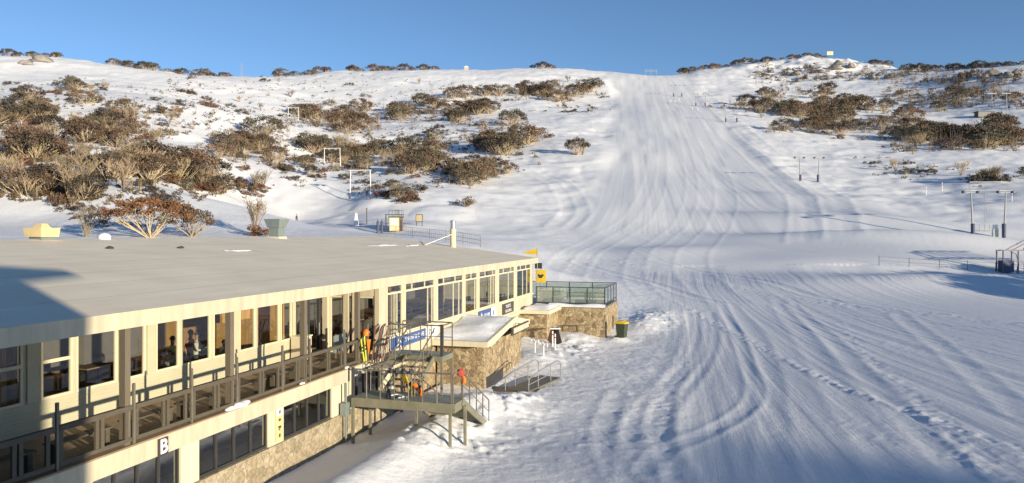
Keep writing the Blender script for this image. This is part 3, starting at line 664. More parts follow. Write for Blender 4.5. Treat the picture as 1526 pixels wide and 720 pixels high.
for i in range(nu):
    for j in range(nw): a = i * (nw + 1) + j; fs.append((a, a + 1, a + nw + 2, a + nw + 1))
MB().add(vs, fs).build('snow_cap', 'loose snow', k1, True)
mb = MB(); mb.box(28.4, 32.0, -2.78, -2.69, 2.5, 2.95); mb.build('sign_box', 'sign dark', k1)
mb = MB(); mb.box(28.65, 31.9, -2.80, -2.781, 2.58, 2.88); mb.build('sign_panel', 'cream paint', k1)
mb = MB(); mb.box(25.3, 28.2, -2.29, -2.251, -.4, .75); mb.build('dark_recess_panel', 'dark frame', k1)  # flat dark panel: the darkness of a recess at the porch foot, put into colour
k2 = porch(41.3, 45.1, -1.7, 2.35, 2.4)
mb = MB(); mb.box(41.0, 45.1, -1.95, 1.2, 2.351, 2.62); mb.build('porch_roof', 'cream trim', k2)
vs = []; fs = []
for i in range(nu + 1):
    for j in range(nw + 1):
        s, t = i / nu, j / nw; u = 41.1 + 4.1 * s; w = -1.85 + 2.0 * t; e_ = min(s, 1 - s, t, 1 - t) * 6
        vs.append((u, w, 2.624 + .19 * math.sqrt(min(1, max(0, e_))) * (1 + .3 * math.sin(u * 1.7 + w * 2))))
for i in range(nu):
    for j in range(nw): a = i * (nw + 1) + j; fs.append((a, a + 1, a + nw + 2, a + nw + 1))
MB().add(vs, fs).build('snow_cap', 'loose snow', k2, True)
# signs on the lodge front
def text_mesh(s, size, depth=.006, bold=0.0):
    c = bpy.data.curves.new('lettering', 'FONT'); c.body = s; c.size = size; c.extrude = depth; c.align_x = 'CENTER'; c.align_y = 'CENTER'; c.offset = bold
    o = bpy.data.objects.new('lettering', c); COL.objects.link(o); dg = bpy.context.evaluated_depsgraph_get()
    me = bpy.data.meshes.new_from_object(o.evaluated_get(dg)); bpy.data.objects.remove(o); bpy.data.curves.remove(c); return me
def letters(s, size, u, w, z, material, parent, sx=1.0, bold=0.0):
    me = text_mesh(s, size, .006, bold); me.materials.clear(); me.materials.append(M[material])
    o = bpy.data.objects.new('lettering', me); COL.objects.link(o); o.parent = parent; o.location = (u, w, z); o.rotation_euler = (R(90), 0, 0); o.scale = (sx, 1, 1); return o
def emblem(u, w, z, s, parent):
    mb = MB(); mb.prism([(u - .5 * s, z - .1 * s), (u - .08 * s, z + .62 * s), (u + .1 * s, z + .22 * s), (u + .22 * s, z + .4 * s), (u + .5 * s, z - .1 * s), (u + .12 * s, z + .08 * s), (u - .1 * s, z - .02 * s)], 'y', w - .008, w)
    pts = [(u - .55 * s + 1.1 * s * i / 8, z - .32 * s + .16 * s * math.sin(i / 8 * 5.5)) for i in range(9)]
    mb.prism([(a, b + .06 * s) for a, b in pts] + [(a, b - .05 * s) for a, b in pts[::-1]], 'y', w - .008, w)
    mb.build('emblem', 'sign white', parent)
def sign(name, label, u0, u1, z0, z1, w, material, frame='sign white'):
    o = thing(name, label, 'sign', B(u0, w, z0), ROT); mb = MB(); mb.box(0, u1 - u0, -.05, 0, 0, z1 - z0); mb.build('board', material, o); return o
s1 = sign('sign_board', 'large blue sign board with white peak emblem and lettering behind the upper stair platform', 19.25, 23.2, 2.93, 3.46, .29, 'sign blue')
emblem(.8, -.051, .24, .42, s1); letters('SNOW & CAFE', .30, 2.6, -.053, .28, 'sign white', s1, 1.15)
s1b = sign('pictogram_sign', 'white sign panel with small dark pictograms next to the large blue sign board', 23.25, 24.9, 2.93, 3.46, .29, 'sign white')
for k in range(2):
    mb = MB(); x = .45 + .6 * k; mb.box(x - .05, x + .05, -.056, -.051, .1, .3); mb.lathe([(.001, -.06), (.06, 0), (.001, .06)], 8, (x, -.055, .37)); mb.build('pictogram', 'sign dark', s1b)
s2 = sign('sign_board', 'smaller blue sign board with white emblem on the wall above the lower windows', 31.6, 34.1, 2.72, 3.42, .29, 'sign blue')
emblem(.55, -.051, .3, .5, s2); letters('SKI HIRE', .32, 1.65, -.053, .35, 'sign white', s2)
s2b = sign('pictogram_sign', 'narrow white sign panel with a dark mark beside the smaller blue sign', 34.15, 35.2, 2.72, 3.42, .29, 'sign white')
mb = MB(); mb.box(.3, .5, -.056, -.051, .2, .5); mb.build('pictogram', 'sign dark', s2b)
s3 = sign('sign_board', 'dark sign board with two lines of white lettering near the far end of the wall', 36.7, 39.4, 2.68, 3.40, .29, 'sign dark')
letters('TICKETS', .30, 1.3, -.053, .50, 'sign white', s3, 1.1); letters('SKI SCHOOL', .26, 1.35, -.053, .18, 'sign white', s3)
s4 = sign('letter_sign', 'dark plate with a white letter B on the cream deck edge', 4.36, 4.70, 2.40, 2.86, -.062, 'sign dark')
letters('B', .52, .17, -.054, .23, 'sign white', s4, 1.0, .012)
s5 = sign('notice_strip', 'tall yellow notice strip with dark symbols on the cream pier below the deck', 9.98, 10.38, 1.28, 2.40, .158, 'notice yellow')
mb = MB(); mb.box(.02, .38, -.056, -.051, .84, 1.10); mb.build('notice', 'sign white', s5)
for k, (a, b, z0, z1) in enumerate([(.14, .2, .9, 1.02), (.23, .28, .9, 1.02), (.14, .26, .66, .74), (.12, .28, .42, .5), (.14, .22, .36, .4), (.16, .24, .12, .24)]): MB().box(a, b, -.059, -.0565, z0, z1).build('symbol', 'sign dark', s5)

# ------------------------------------------------------------------ furniture inside and people
def table_thing(u, w, label, group, round_=False):
    t = thing('dining_table', label, 'table', B(u, w, 2.932), ROT + random.uniform(-.1, .1), group)
    MB().box(-.6, .6, -.4, .4, .70, .74).build('tabletop', 'table laminate', t)
    for sx in (-.5, .5):
        for sy in (-.32, .32): MB().box(sx - .025, sx + .025, sy - .025, sy + .025, 0, .70).build('leg', 'chair black', t)
    return t
def chair_thing(u, w, rz, label, group):
    t = thing('dining_chair', label, 'chair', B(u, w, 2.932), ROT + rz, group)
    MB().box(-.21, .21, -.21, .21, .43, .47).build('seat', 'chair black', t)
    MB().box(-.21, .21, .18, .215, .52, .88).build('backrest', 'chair black', t)
    for sx in (-.18, .18):
        for sy in (-.18, .19): MB().box(sx - .015, sx + .015, sy - .015, sy + .015, 0, .43 if sy < 0 else .88).build('leg', 'chair black', t)
    return t
tb0 = table_thing(4.9, 4.0, 'dark dining table behind the deck windows', 'dining tables inside the deck windows')
ch0 = chair_thing(4.9, 4.8, 0, 'black dining chair by a table behind the deck windows', 'dining chairs inside the deck windows')
for u, w in [(2.2, 4.1), (7.2, 4.1), (9.3, 4.4), (11.6, 4.1), (5.5, 6.2), (9.0, 6.6)]:
    c = copy_tree(tb0); c.location = B(u, w, 2.932)
for u, w, a in [(4.9, 3.35, 3.14), (2.2, 4.9, 0), (2.2, 3.4, 3.14), (7.2, 4.9, .1), (6.6, 3.35, 3.1), (7.6, 3.35, 3.14), (9.3, 5.2, 0), (10.2, 4.4, -1.57), (11.6, 4.9, .1), (11.3, 3.4, 3.0), (5.5, 7.0, 0), (9.0, 7.4, 0), (5.5, 5.4, 3.1)]:
    c = copy_tree(ch0); c.location = B(u, w, 2.932); c.rotation_euler = (0, 0, ROT + a)
tb1 = copy_tree(tb0); tb1['label'] = 'dining table behind the ribbon windows of the wing'; tb1['group'] = 'dining tables inside the wing'; tb1.location = B(22.5, 2.0, 2.932)
ch1 = copy_tree(ch0); ch1['label'] = 'black dining chair behind the ribbon windows of the wing'; ch1['group'] = 'dining chairs inside the wing'; ch1.location = B(22.5, 2.8, 2.932)
for u, w in [(26.5, 1.9), (30.2, 2.0), (33.5, 1.9), (37.5, 2.0), (41.5, 2.0), (24.5, 4.6), (29, 4.6), (35, 4.6)]:
    c = copy_tree(tb1); c.location = B(u, w, 2.932)
    for dw, a in ((.8, 0), (-.75, 3.14)):
        c = copy_tree(ch1); c.location = B(u + random.uniform(-.3, .3), w + dw, 2.932); c.rotation_euler = (0, 0, ROT + a + random.uniform(-.3, .3))
def person(name, label, loc, rz, bones, mats, hair='hair', scale=1.0):
    """bones: list of (joint name, parent, (x,y,z), radius, material slot); one skinned surface"""
    t = thing(name, label, 'person', loc, rz); t.scale = (scale,) * 3
    names = [b[0] for b in bones]; me = bpy.data.meshes.new('body')
    me.from_pydata([b[2] for b in bones], [(names.index(b[1]), i) for i, b in enumerate(bones) if b[1]], [])
    o = bpy.data.objects.new('body', me); COL.objects.link(o)
    sk = o.modifiers.new('skin', 'SKIN'); ss = o.modifiers.new('sub', 'SUBSURF'); ss.levels = 2; ss.render_levels = 2
    for i, b in enumerate(bones):
        r = b[3] if isinstance(b[3], tuple) else (b[3], b[3]); me.skin_vertices[0].data[i].radius = r; me.skin_vertices[0].data[i].use_root = (i == 0)
    dg = bpy.context.evaluated_depsgraph_get(); nm = bpy.data.meshes.new_from_object(o.evaluated_get(dg))
    o.modifiers.clear(); o.data = nm; nm.materials.clear()
    for m_ in mats: nm.materials.append(M[m_])
    segs = [(np.array(bones[names.index(b[1])][2]) if b[1] else np.array(b[2]), np.array(b[2]), b[4]) for b in bones]
    for p in nm.polygons:
        c = np.array(p.center); best = 1e9
        for a, b_, s_ in segs:
            d = b_ - a; L2 = max(d @ d, 1e-9); k = min(1, max(0, (c - a) @ d / L2)); q = np.linalg.norm(c - a - k * d)
            if q < best - 1e-6: best = q; p.material_index = s_
        p.use_smooth = True
    o.parent = t
    hd = Vector(bones[names.index('head')][2]); h = blob('hair', hair, t, .098, .105, .115, 3, .12, 3); h.location = hd + Vector((0, .018, .035))
    f = MB(); f.lathe([(.001, 0), (.016, .01), (.010, .035), (.001, .045)], 6, (hd.x, hd.y - .105, hd.z - .03)); f.build('nose', mats[0], t)
    for sx in (-.035, .035): MB().lathe([(.001, -.01), (.012, 0), (.001, .01)], 6, (hd.x + sx, hd.y - .098, hd.z + .01)).build('eye', 'hair', t)
    return t
def body(kind, arms='down'):
    S, K, T = 1, 0, 2                                   # shirt, skin, trousers; the figure faces -y
    st = kind != 'sit'; hz = .95 if st else .52
    L = [('pelvis', None, (0, 0, hz), (.15, .12), T), ('waist', 'pelvis', (0, .0, hz + .16), (.14, .11), S), ('chest', 'waist', (0, -.01 if st else -.03, hz + .36), (.17, .12), S), ('neck', 'chest', (0, -.02, hz + .54), .06, S),
         ('throat', 'neck', (0, -.03, hz + .60), .055, K), ('head', 'throat', (0, -.045, hz + .71), (.085, .10), K), ('crown', 'head', (0, -.035, hz + .80), (.07, .08), K)]
    for s, n in ((-1, 'l'), (1, 'r')):
        L.append((n + 'sh', 'chest', (s * .2, -.01, hz + .46), .065, S))
        if arms == 'forward': e, h = (s * .25, -.10, hz + .22), (s * .12, -.34, hz + .26)
        elif arms == 'swing': e, h = (s * .26, .10 * s, hz + .20), (s * .26, -.14 * s - .04, hz + .0)
        else: e, h = (s * .26, .02, hz + .20), (s * .27, -.05, hz - .04)
        L += [(n + 'el', n + 'sh', e, .05, S), (n + 'wr', n + 'el', h, .036, S)]
        d = Vector(h) - Vector(e); d.normalize(); hp = Vector(h) + d * .09; L.append((n + 'pa', n + 'wr', tuple(hp), (.036, .026), K))
        for q in (-1, 0, 1): L.append((n + 'f%d' % q, n + 'pa', tuple(hp + d * (.085 - .01 * abs(q)) + Vector((q * .022, 0, -.01))), .011, K))
        L.append((n + 'th', n + 'wr', tuple(Vector(h) + d * .07 + Vector((-s * .045, -.01, .01))), .012, K))
        if kind == 'sit': kn, an, to = (s * .11, -.44, .50), (s * .11, -.42, .09), (s * .11, -.58, .04)
        elif kind == 'walk': kn, an, to = (s * .10, -.12 * s - .05, .50), (s * .10, -.26 * s + .04, .09), (s * .10, -.26 * s - .12, .04)
        else: kn, an, to = (s * .10, -.02, .50), (s * .10, .02, .09), (s * .11, -.15, .04)
        L += [(n + 'hip', 'pelvis', (s * .095, -.01, hz - .07), .095, T), (n + 'kn', n + 'hip', kn, .065, T), (n + 'an', n + 'kn', an, .045, T), (n + 'to', n + 'an', to, .04, 3)]
    return L
MT = lambda s, t='trousers': ['skin', s, t, 'chair black']
person('person', 'standing diner in white top holding a pale board behind the middle deck window', B(10.6, 3.7, 2.932), ROT + .4, body('stand', 'forward'), MT('shirt white'))
person('person', 'diner in pale yellow top standing behind the deck window beside the white topped diner', B(9.45, 3.75, 2.932), ROT - .6, body('stand', 'forward'), MT('jacket yellow'))
person('person', 'seated diner in white top at the left edge of the three paned deck window', B(9.0, 3.45, 2.932), ROT + 1.4, body('sit', 'forward'), MT('shirt white'))
person('person', 'seated diner in cream top close to the glass beside the dark veranda post', B(11.75, 3.45, 2.932), ROT + 1.3, body('sit', 'forward'), MT('shirt white'))
person('person', 'diner in orange jacket standing behind the white topped diner inside the deck window', B(11.0, 4.3, 2.932), ROT + .2, body('stand'), MT('jacket orange'))
person('person', 'person in teal jacket standing inside the dark doorway at the deck end', B(17.2, 3.6, 2.932), ROT + .3, body('stand'), MT('jacket teal'))

# ------------------------------------------------------------------ things on the deck
def bench(u, w, label, group):
    t = thing('deck_bench', label, 'bench', B(u, w, 2.951), ROT, group)
    for k in range(3): MB().box(-.85, .85, -.17 + .12 * k, -.07 + .12 * k, .43, .47).build('seat_plank', 'weathered timber', t)
    for s in (-.7, .7): MB().box(s - .06, s + .06, -.16, .16, 0, .43).build('leg', 'weathered timber', t)
    return t
b0 = bench(2.5, .55, 'weathered timber bench along the deck railing', 'timber benches along the deck railing')
for u in (-5.8, -3.7, -1.6, .35, 4.7, 6.75, 9.0, 11.05, 13.2):
    c = copy_tree(b0); c.location = B(u, .55, 2.951)
t = thing('deck_cabinet', 'low cream cabinet against the wall at the end of the deck windows', 'cabinet', B(15.15, 2.3, 2.951), ROT)
MB().box(0, .75, 0, .5, .06, 1.0).build('body', 'cream paint', t); MB().box(-.03, .78, -.03, .53, 1.0, 1.05).build('lid', 'cream trim', t); MB().box(.36, .38, -.012, -.001, .12, .94).build('door_gap', 'dark frame', t)
t = thing('notice_board', 'grey slanted notice board on the deck in front of the doors', 'board', B(16.3, 1.2, 2.951), ROT)
MB().beam((-.4, 0, .1), (-.4, 0, 1.1), .05).build('leg', 'rail steel', t); MB().beam((.4, 0, .1), (.4, 0, 1.1), .05).build('leg', 'rail steel', t); MB().box(-.55, .55, -.03, .03, .35, 1.05).build('panel', 'grey vent', t)
for k, (u, w, s) in enumerate([(7.45, -.02, .17), (7.95, .0, .26), (14.6, .02, .12), (11.4, .0, .1)]):
    o = blob('snow_lump', 'loose snow', None, s * 1.5, s * .7, s * .5, 20 + k, .3); o.location = B(u, w, 2.953); o.rotation_euler = (0, 0, ROT)
    tag(o, ['small white snow lump by the foot of the second veranda post', 'long white snow lump on the deck edge right of a veranda post', 'small snow lump at the right end of the deck edge', 'tiny snow lump on the deck edge under the bench'][k], 'snow lump')
def ski(loc, rz, lean, tilt, L, material, label, group=None, name='ski'):
    t = thing(name, label, 'ski', loc, rz, group); t.rotation_euler = (lean, tilt, rz)
    n = 12; vs = []; fs = []
    for i in range(n + 1):
        s = i / n; z = L * s; w_ = .05 - .015 * math.sin(math.pi * s); y = -.10 * max(0, (s - .88) / .12) ** 2
        w_ *= 1 - .75 * max(0, (s - .92) / .08); vs += [(-w_, y - .008, z), (w_, y - .008, z), (w_, y + .008, z), (-w_, y + .008, z)]
    for i in range(n):
        for k in range(4): fs.append((4 * i + k, 4 * i + (k + 1) % 4, 4 * i + 4 + (k + 1) % 4, 4 * i + 4 + k))
    fs += [(3, 2, 1, 0), (4 * n, 4 * n + 1, 4 * n + 2, 4 * n + 3)]
    MB().add(vs, fs).build('board', material, t)
    b = MB(); b.box(-.035, .035, -.06, -.009, L * .42, L * .47); b.box(-.04, .04, -.07, -.009, L * .56, L * .60); b.build('binding', 'dark frame', t)
    return t
k = 0
for du, L, m_ in [(0, 1.75, 'ski brown'), (.14, 1.65, 'ski dark'), (.3, 1.8, 'ski brown'), (.42, 1.6, 'ski bronze'), (.58, 1.7, 'ski dark'), (.72, 1.75, 'ski brown'), (.9, 1.6, 'ski white'), (1.02, 1.7, 'ski bronze')]:
    ski(B(16.5 + du, -.12 - .05 * (k % 3), 2.80), ROT, R(-6 + 3 * (k % 2)), R(26 + 3 * (k % 3)), L, m_, 'dark ski leaning with others against the rail at the stair head' if m_ == 'ski dark' else ('white ski among brown skis leaning at the stair head' if m_ == 'ski white' else 'brown ski in the bunch leaning against the rail at the stair head'), 'skis leaning at the stair head'); k += 1
ski(B(15.9, -.09, 3.0), ROT, R(4), R(-24), 1.15, 'hi vis yellow', 'left one of two short yellow skis leaning on the deck railing'); ski(B(16.02, -.12, 3.0), ROT, R(4), R(-17), 1.2, 'hi vis yellow', 'right one of two short yellow skis leaning on the deck railing')
t = thing('orange_helmet', 'bright orange helmet on top of the deck railing above yellow skis', 'helmet', B(16.2, -.02, 4.0), ROT)
MB().lathe([(.13, 0), (.15, .08), (.13, .18), (.07, .25), (.001, .27)], 14).build('shell', 'orange', t, True); MB().box(-.05, .05, -.16, -.14, .02, .1).build('strap', 'dark frame', t)
t = thing('orange_pennant', 'orange triangular pennant hanging from the railing beside yellow skis', 'pennant', B(16.25, -.1, 3.2), ROT)
MB().prism([(0, 0), (.18, .62), (-.18, .66)], 'y', -.02, .0).build('cloth', 'orange', t)

# ------------------------------------------------------------------ outside metal stairs
st = thing('metal_staircase', 'olive steel staircase with two flights and railings in front of the lodge', 'staircase', B(0, 0, 0), ROT)
G = 'green steel'
mb = MB(); mb.box(14.5, 14.58, -4.5, -.25, 1.5, 1.84); mb.box(15.9, 15.98, -2.4, -.25, 1.5, 1.84); mb.box(14.58, 15.9, -.33, -.25, 1.5, 1.84); mb.box(14.58, 15.3, -4.5, -4.42, 1.5, 1.84); mb.build('landing_frame', G, st)
mb = MB()
for k in range(9): mb.box(14.585 + .145 * k, 14.70 + .145 * k, -4.415, -.335, 1.80, 1.845)
mb.build('landing_deck', 'grey vent', st)
for (u, w) in [(14.54, -.30), (14.54, -4.30), (15.35, -4.6), (15.9, -.36), (15.94, -2.35)]:
    mb = MB(); mb.box(u - .05, u + .05, w - .05, w + .05, -1.2, 1.5 if u < 15.3 or u > 15.5 else 1.62); mb.build('leg', G, st)
# lower flight, descending away from the camera
mb = MB()
for w in (-2.42, -4.52): mb.beam((15.25, w, 1.78), (18.75, w, -.08), .06, .26)
mb.build('stringer', G, st)
for k in range(9):
    mb = MB(); u = 15.45 + .36 * k; z = 1.70 - .192 * k; mb.box(u, u + .27, -4.48, -2.46, z, z + .045); mb.box(u, u + .03, -4.48, -2.46, z - .07, z); mb.build('tread', G, st)
def handrail(pts, posts, mid=(.5,), r=.028, name='railing', parent=None, base=None):
    mb = MB(); mb.tube(pts, r, 8)
    for (p, q) in posts: mb.tube([p, q], r * .9, 8)
    return mb.build(name, 'rail steel', parent or st, True)
H = 1.1
def straight_rail(a, b, n, name='railing', parent=None, h=H, r=.026, mids=(.55,)):
    a, b = Vector(a), Vector(b); mb = MB(); up = Vector((0, 0, h)); mb.tube([a + up, b + up], r * 1.15, 8)
    for m_ in mids: mb.tube([a + up * m_, b + up * m_], r * .7, 6)
    for i in range(n + 1): p = a.lerp(b, i / n); mb.tube([p, p + up], r, 8)
    return mb.build(name, 'rail steel', parent or st, True)
straight_rail((14.53, -.3, 1.84), (14.53, -4.35, 1.84), 7, mids=()); straight_rail((15.94, -2.5, 1.84), (15.4, -2.5, 1.84), 1, mids=(.5,)); straight_rail((15.94, -.35, 1.84), (15.94, -.85, 1.84), 1, mids=(.5,))
mb = MB(); mb.box(14.48, 14.58, -.36, -.26, 1.84, 3.0); mb.build('newel_post', 'dark steel', st)
straight_rail((14.53, -4.42, 1.84), (15.3, -4.48, 1.84), 1, mids=())
for w in (-2.42, -4.52): straight_rail((15.3, w, 1.80), (18.6, w, .05), 4, h=1.08, mids=(.55,))
# upper flight and platform
mb = MB(); mb.box(18.15, 18.23, -2.6, -.1, 2.72, 2.95); mb.box(19.4, 19.48, -2.6, -.1, 2.72, 2.95); mb.box(18.23, 19.4, -2.6, -2.52, 2.72, 2.95); mb.build('platform_frame', G, st)
mb = MB()
for k in range(9): mb.box(18.235 + .13 * k, 18.345 + .13 * k, -2.515, -.08, 2.905, 2.955)
mb.build('platform_deck', 'grey vent', st)
for (u, w) in [(18.2, -2.55), (19.44, -2.55), (19.44, -.15)]:
    mb = MB(); mb.box(u - .05, u + .05, w - .05, w + .05, -1.2, 2.72); mb.build('leg', G, st)
straight_rail((18.19, -2.56, 2.95), (18.19, -.12, 2.95), 5, h=1.3, mids=()); straight_rail((18.19, -2.56, 2.95), (19.44, -2.56, 2.95), 1, h=1.3, mids=()); straight_rail((19.44, -2.56, 2.95), (19.44, -.2, 2.95), 2, h=1.3, mids=(.5,))
mb = MB(); mb.box(18.13, 18.25, -2.62, -2.50, 2.95, 4.3); mb.build('newel_post', 'dark steel', st)
mb = MB()
for w in (-.95, -2.2): mb.beam((15.95, w, 1.80), (18.15, w, 2.86), .06, .24)
mb.build('stringer', G, st)
for k in range(5):
    mb = MB(); u = 16.1 + .42 * k; z = 1.98 + .19 * k; mb.box(u, u + .28, -2.17, -.98, z, z + .045); mb.build('tread', 'cream paint' if k < 0 else G, st)
for w in (-.95, -2.2):
    mb = MB(); mb.tube([(15.8, w, 1.85), (15.8, w, 2.8), (15.9, w, 2.9), (16.1, w, 2.95), (18.0, w, 3.95), (18.2, w, 4.1)], .03, 8); mb.tube([(15.85, w, 2.3), (18.1, w, 3.4)], .02, 6); mb.tube([(17.0, w, 2.3), (17.0, w, 3.42)], .024, 6); mb.build('railing', 'rail steel', st, True)
mb = MB(); mb.box(16.05, 18.0, -.98, -.2, 2.60, 2.72); mb.build('side_step', 'cream paint', st)
# things left on the landing
def pad(u, w, z, rz, bend, L, material, label):
    t = thing('ski_pad', label, 'pad', B(u, w, z), ROT + rz); pts = []
    for i in range(9): a = bend * (i / 8 - .5); pts.append((math.sin(a) * L * .6, .0, L * i / 8)) if False else pts.append((-L * .5 + L * i / 8, 0, .12 + bend * (1 - (2 * i / 8 - 1) ** 2)))
    MB().tube(pts, [.04, .09, .12, .13, .13, .13, .12, .09, .04], 10).build('cover', material, t, True)
    MB().tube([(-.06, 0, .12 + bend * .98), (.06, 0, .12 + bend * .98)], .137, 10).build('strap', 'dark frame', t); return t
o = pad(15.55, -2.0, 2.15, 0, .10, .9, 'yellow paint', 'bright yellow padded roll leaning against the landing rail'); o.rotation_euler = (0, R(15), ROT + 1.2 - math.pi / 2); o.rotation_euler = (R(0), R(62), ROT - 1.3)
o = pad(15.45, -2.45, 2.0, 0, .12, .6, 'orange', 'short orange padded roll on the landing beside the yellow one'); o.rotation_euler = (R(0), R(50), ROT - 1.3)
t = thing('backpack', 'black and white backpack on the lower stair landing', 'bag', B(14.9, -1.75, 1.85), ROT)
o = blob('body', 'jacket dark', t, .26, .18, .40, 5, .2); o.location = (0, 0, .04); o = blob('flap', 'shirt white', t, .20, .14, .10, 6, .4); o.location = (-.03, -.05, .38); MB().tube([(-.1, -.17, .3), (-.12, -.22, .2), (-.1, -.17, .06)], .02, 6).build('strap', 'rubber', t)
o = MB().tube([(math.cos(a) * (.16 + .03 * math.sin(3 * a)), math.sin(a) * .16 + .05 * a, .02 + .012 * a) for a in np.linspace(0, 11, 50)], .022, 6).build('white_rope', 'white paint', None, True); o.location = B(14.85, -2.35, 1.85); o.rotation_euler = (0, 0, ROT); tag(o, 'loose coil of white rope lying on the stair landing', 'rope')
t = thing('red_jacket', 'red and orange jacket hung over the stair rail corner', 'jacket', B(15.3, -4.46, 2.62), ROT)
o = blob('cloth', 'red cloth', t, .15, .13, .24, 9, .5); o.location = (0, 0, .18); o = blob('sleeve', 'orange', t, .08, .09, .30, 10, .4); o.location = (.02, -.1, -.12)
t = thing('black_jacket', 'dark bundle of gloves and jackets on the landing rail', 'jacket', B(14.5, -1.9, 2.80), ROT)
for k in range(4): o = blob('glove', 'jacket dark', t, .09, .1, .17, 30 + k, .5); o.location = (0, -.28 * k, .08 + .03 * (k % 2))

# ------------------------------------------------------------------ terrace at the far end
te = thing('stone_terrace', 'raised stone terrace with glass balustrade at the far end of the lodge', 'terrace', B(0, 0, 0), ROT)
mb = MB(); mb.box(45.15, 52, -5.3, 6.0, -1.5, 2.46); mb.build('stone_wall', 'field stone', te)
mb = MB(); mb.box(45.2, 51.95, -5.25, 6.0, 2.461, 2.52); mb.build('paving', 'grey vent', te)
vs = []; fs = []
for i in range(31):
    for j in range(5):
        s = i / 30; w = -5.3 + 4.4 * s; x = 45.12 + .62 * j / 4; vs.append((x, w, 2.522 + (.22 + .05 * math.sin(9 * s)) * math.sin(math.pi * min(1, max(.0, j / 4))) ** .6))
for i in range(30):
    for j in range(4): a = i * 5 + j; fs.append((a, a + 5, a + 6, a + 1))
MB().add(vs, fs).build('snow_cap', 'loose snow', te, True)
def glass_run(pts, zb, zt, dark=False):
    for a, b in zip(pts[:-1], pts[1:]):
        g = MB(); g.add([(*a, zb + .08), (*b, zb + .08), (*b, zt - .06), (*a, zt - .06)], [(0, 1, 2, 3)]); g.build('glass_panel', 'balustrade glass', te)
    mb = MB()
    for p in pts: mb.beam((*p, 2.5), (*p, zt), .06)
    for a, b in zip(pts[:-1], pts[1:]): mb.beam((*a, zt), (*b, zt), .06); mb.beam((*a, zb + .04), (*b, zb + .04), .05)
    mb.build('balustrade_frame', 'dark frame', te)
glass_run([(45.75, .2), (45.75, -1.15), (45.75, -2.5), (45.75, -3.85), (45.75, -5.2)], 2.72, 3.98)
glass_run([(45.75, -5.2), (47.3, -5.2), (48.85, -5.2), (50.4, -5.2), (51.9, -5.2)], 2.72, 3.98)
glass_run([(51.9, -5.2), (51.9, -3.2), (51.9, -1.2), (51.9, .8), (51.9, 2.8)], 2.72, 3.98)
mb = MB(); mb.box(49.0, 49.5, -5.34, -5.301, .0, 1.5); mb.build('hatch', 'dark frame', te)
straight_rail((44.6, -1.9, .15), (44.6, -4.2, .25), 2, 'wall_railing', te, 1.0)
def picnic(u, w, m_, label):
    t = thing('terrace_table', label, 'table', B(u, w, 2.525), ROT)
    for k in range(4): MB().box(-.45 + .23 * k, -.25 + .23 * k, -1.0, 1.0, .72, .76).build('top_plank', m_, t)
    for s in (-.75, .75): MB().beam((-.4, s, 0), (.3, s, .72), .06).build('leg', m_, t); MB().beam((.4, s, 0), (-.3, s, .72), .06).build('leg', m_, t)
    for s in (-.75, .55): MB().box(s, s + .25, -1.0, 1.0, .42, .46).build('bench_plank', m_, t)
picnic(49.8, -2.2, 'ski brown', 'reddish brown picnic table behind the terrace glass'); picnic(49.6, -4.1, 'weathered timber', 'dark picnic table in the outer corner of the terrace')
t = thing('terrace_bar', 'dark low serving bar on the terrace beside the lodge wall', 'bar', B(47.2, -.6, 2.525), ROT)
MB().box(-.4, .4, -1.0, .8, 0, 1.0).build('body', 'grey vent', t); MB().box(-.5, .5, -1.1, .9, 1.0, 1.06).build('top', 'dark frame', t)
t = thing('flag_pole', 'pole with a yellow pennant standing just past the roof corner', 'flag', B(45.9, .15, 2.525), ROT)
MB().tube([(0, 0, 0), (0, 0, 4.5)], .035).build('pole', 'lift steel', t); MB().prism([(0, 4.45), (-1.15, 4.12), (-.95, 4.02), (-.05, 3.95)], 'y', -.02, .02).build('pennant', 'yellow paint', t)
for o in t.children:
    if o.name.startswith('pennant'): o.rotation_euler = (0, 0, R(-90))
t = thing('warning_board', 'yellow warning board with dark emblem on a post at the lodge corner', 'sign', B(46.2, -.05, 2.525), ROT - R(90))
MB().tube([(0, 0.06, 0), (0, 0.06, 3.3)], .035).build('post', 'lift steel', t); MB().box(-.42, .42, -.03, .0, 1.75, 2.75).build('board', 'yellow paint', t)
MB().prism([(-.2, 2.42), (0, 2.36), (.2, 2.42), (.26, 2.32), (.1, 2.1), (-.1, 2.1), (-.26, 2.32)], 'y', -.045, -.031).build('emblem', 'sign dark', t); MB().box(-.45, .1, -.1, .05, 2.85, 3.3).build('lamp_housing', 'dark frame', t)
# roof flue and vents standing on the roof
t = thing('roof_flue', 'cream flue pipe with shiny metal cap at the far roof edge', 'flue', B(44.3, 6.6, roof_z(6.6)), ROT)
MB().lathe([(.24, -.05), (.24, 1.35), (.27, 1.36), (.27, 1.42), (.2, 1.43)], 16).build('pipe', 'flue cream', t, True); MB().lathe([(.19, 1.40), (.19, 1.95), (.24, 1.97), (.24, 2.05), (.001, 2.12)], 16).build('cap', 'galvanised', t, True)
MB().tube([(-.2, 0, 1.0), (-2.8, 1.2, .2)], .025, 6).build('stay', 'white paint', t)
t = thing('roof_vent', 'grey metal roof vent with flared square hood on the ridge', 'vent', B(29.8, 13.0, 7.85), ROT); t.scale = (.74, .74, .92)
MB().box(-.45, .45, -.45, .45, 0, .75).build('stem', 'grey vent', t)
mb = MB(); mb.add([(-.55, -.55, .72), (.55, -.55, .72), (.55, .55, .72), (-.55, .55, .72), (-.75, -.75, 1.32), (.75, -.75, 1.32), (.75, .75, 1.32), (-.75, .75, 1.32)], [(0, 3, 2, 1), (4, 5, 6, 7), (0, 1, 5, 4), (1, 2, 6, 5), (2, 3, 7, 6), (3, 0, 4, 7)]); mb.build('hood', 'grey vent', t)
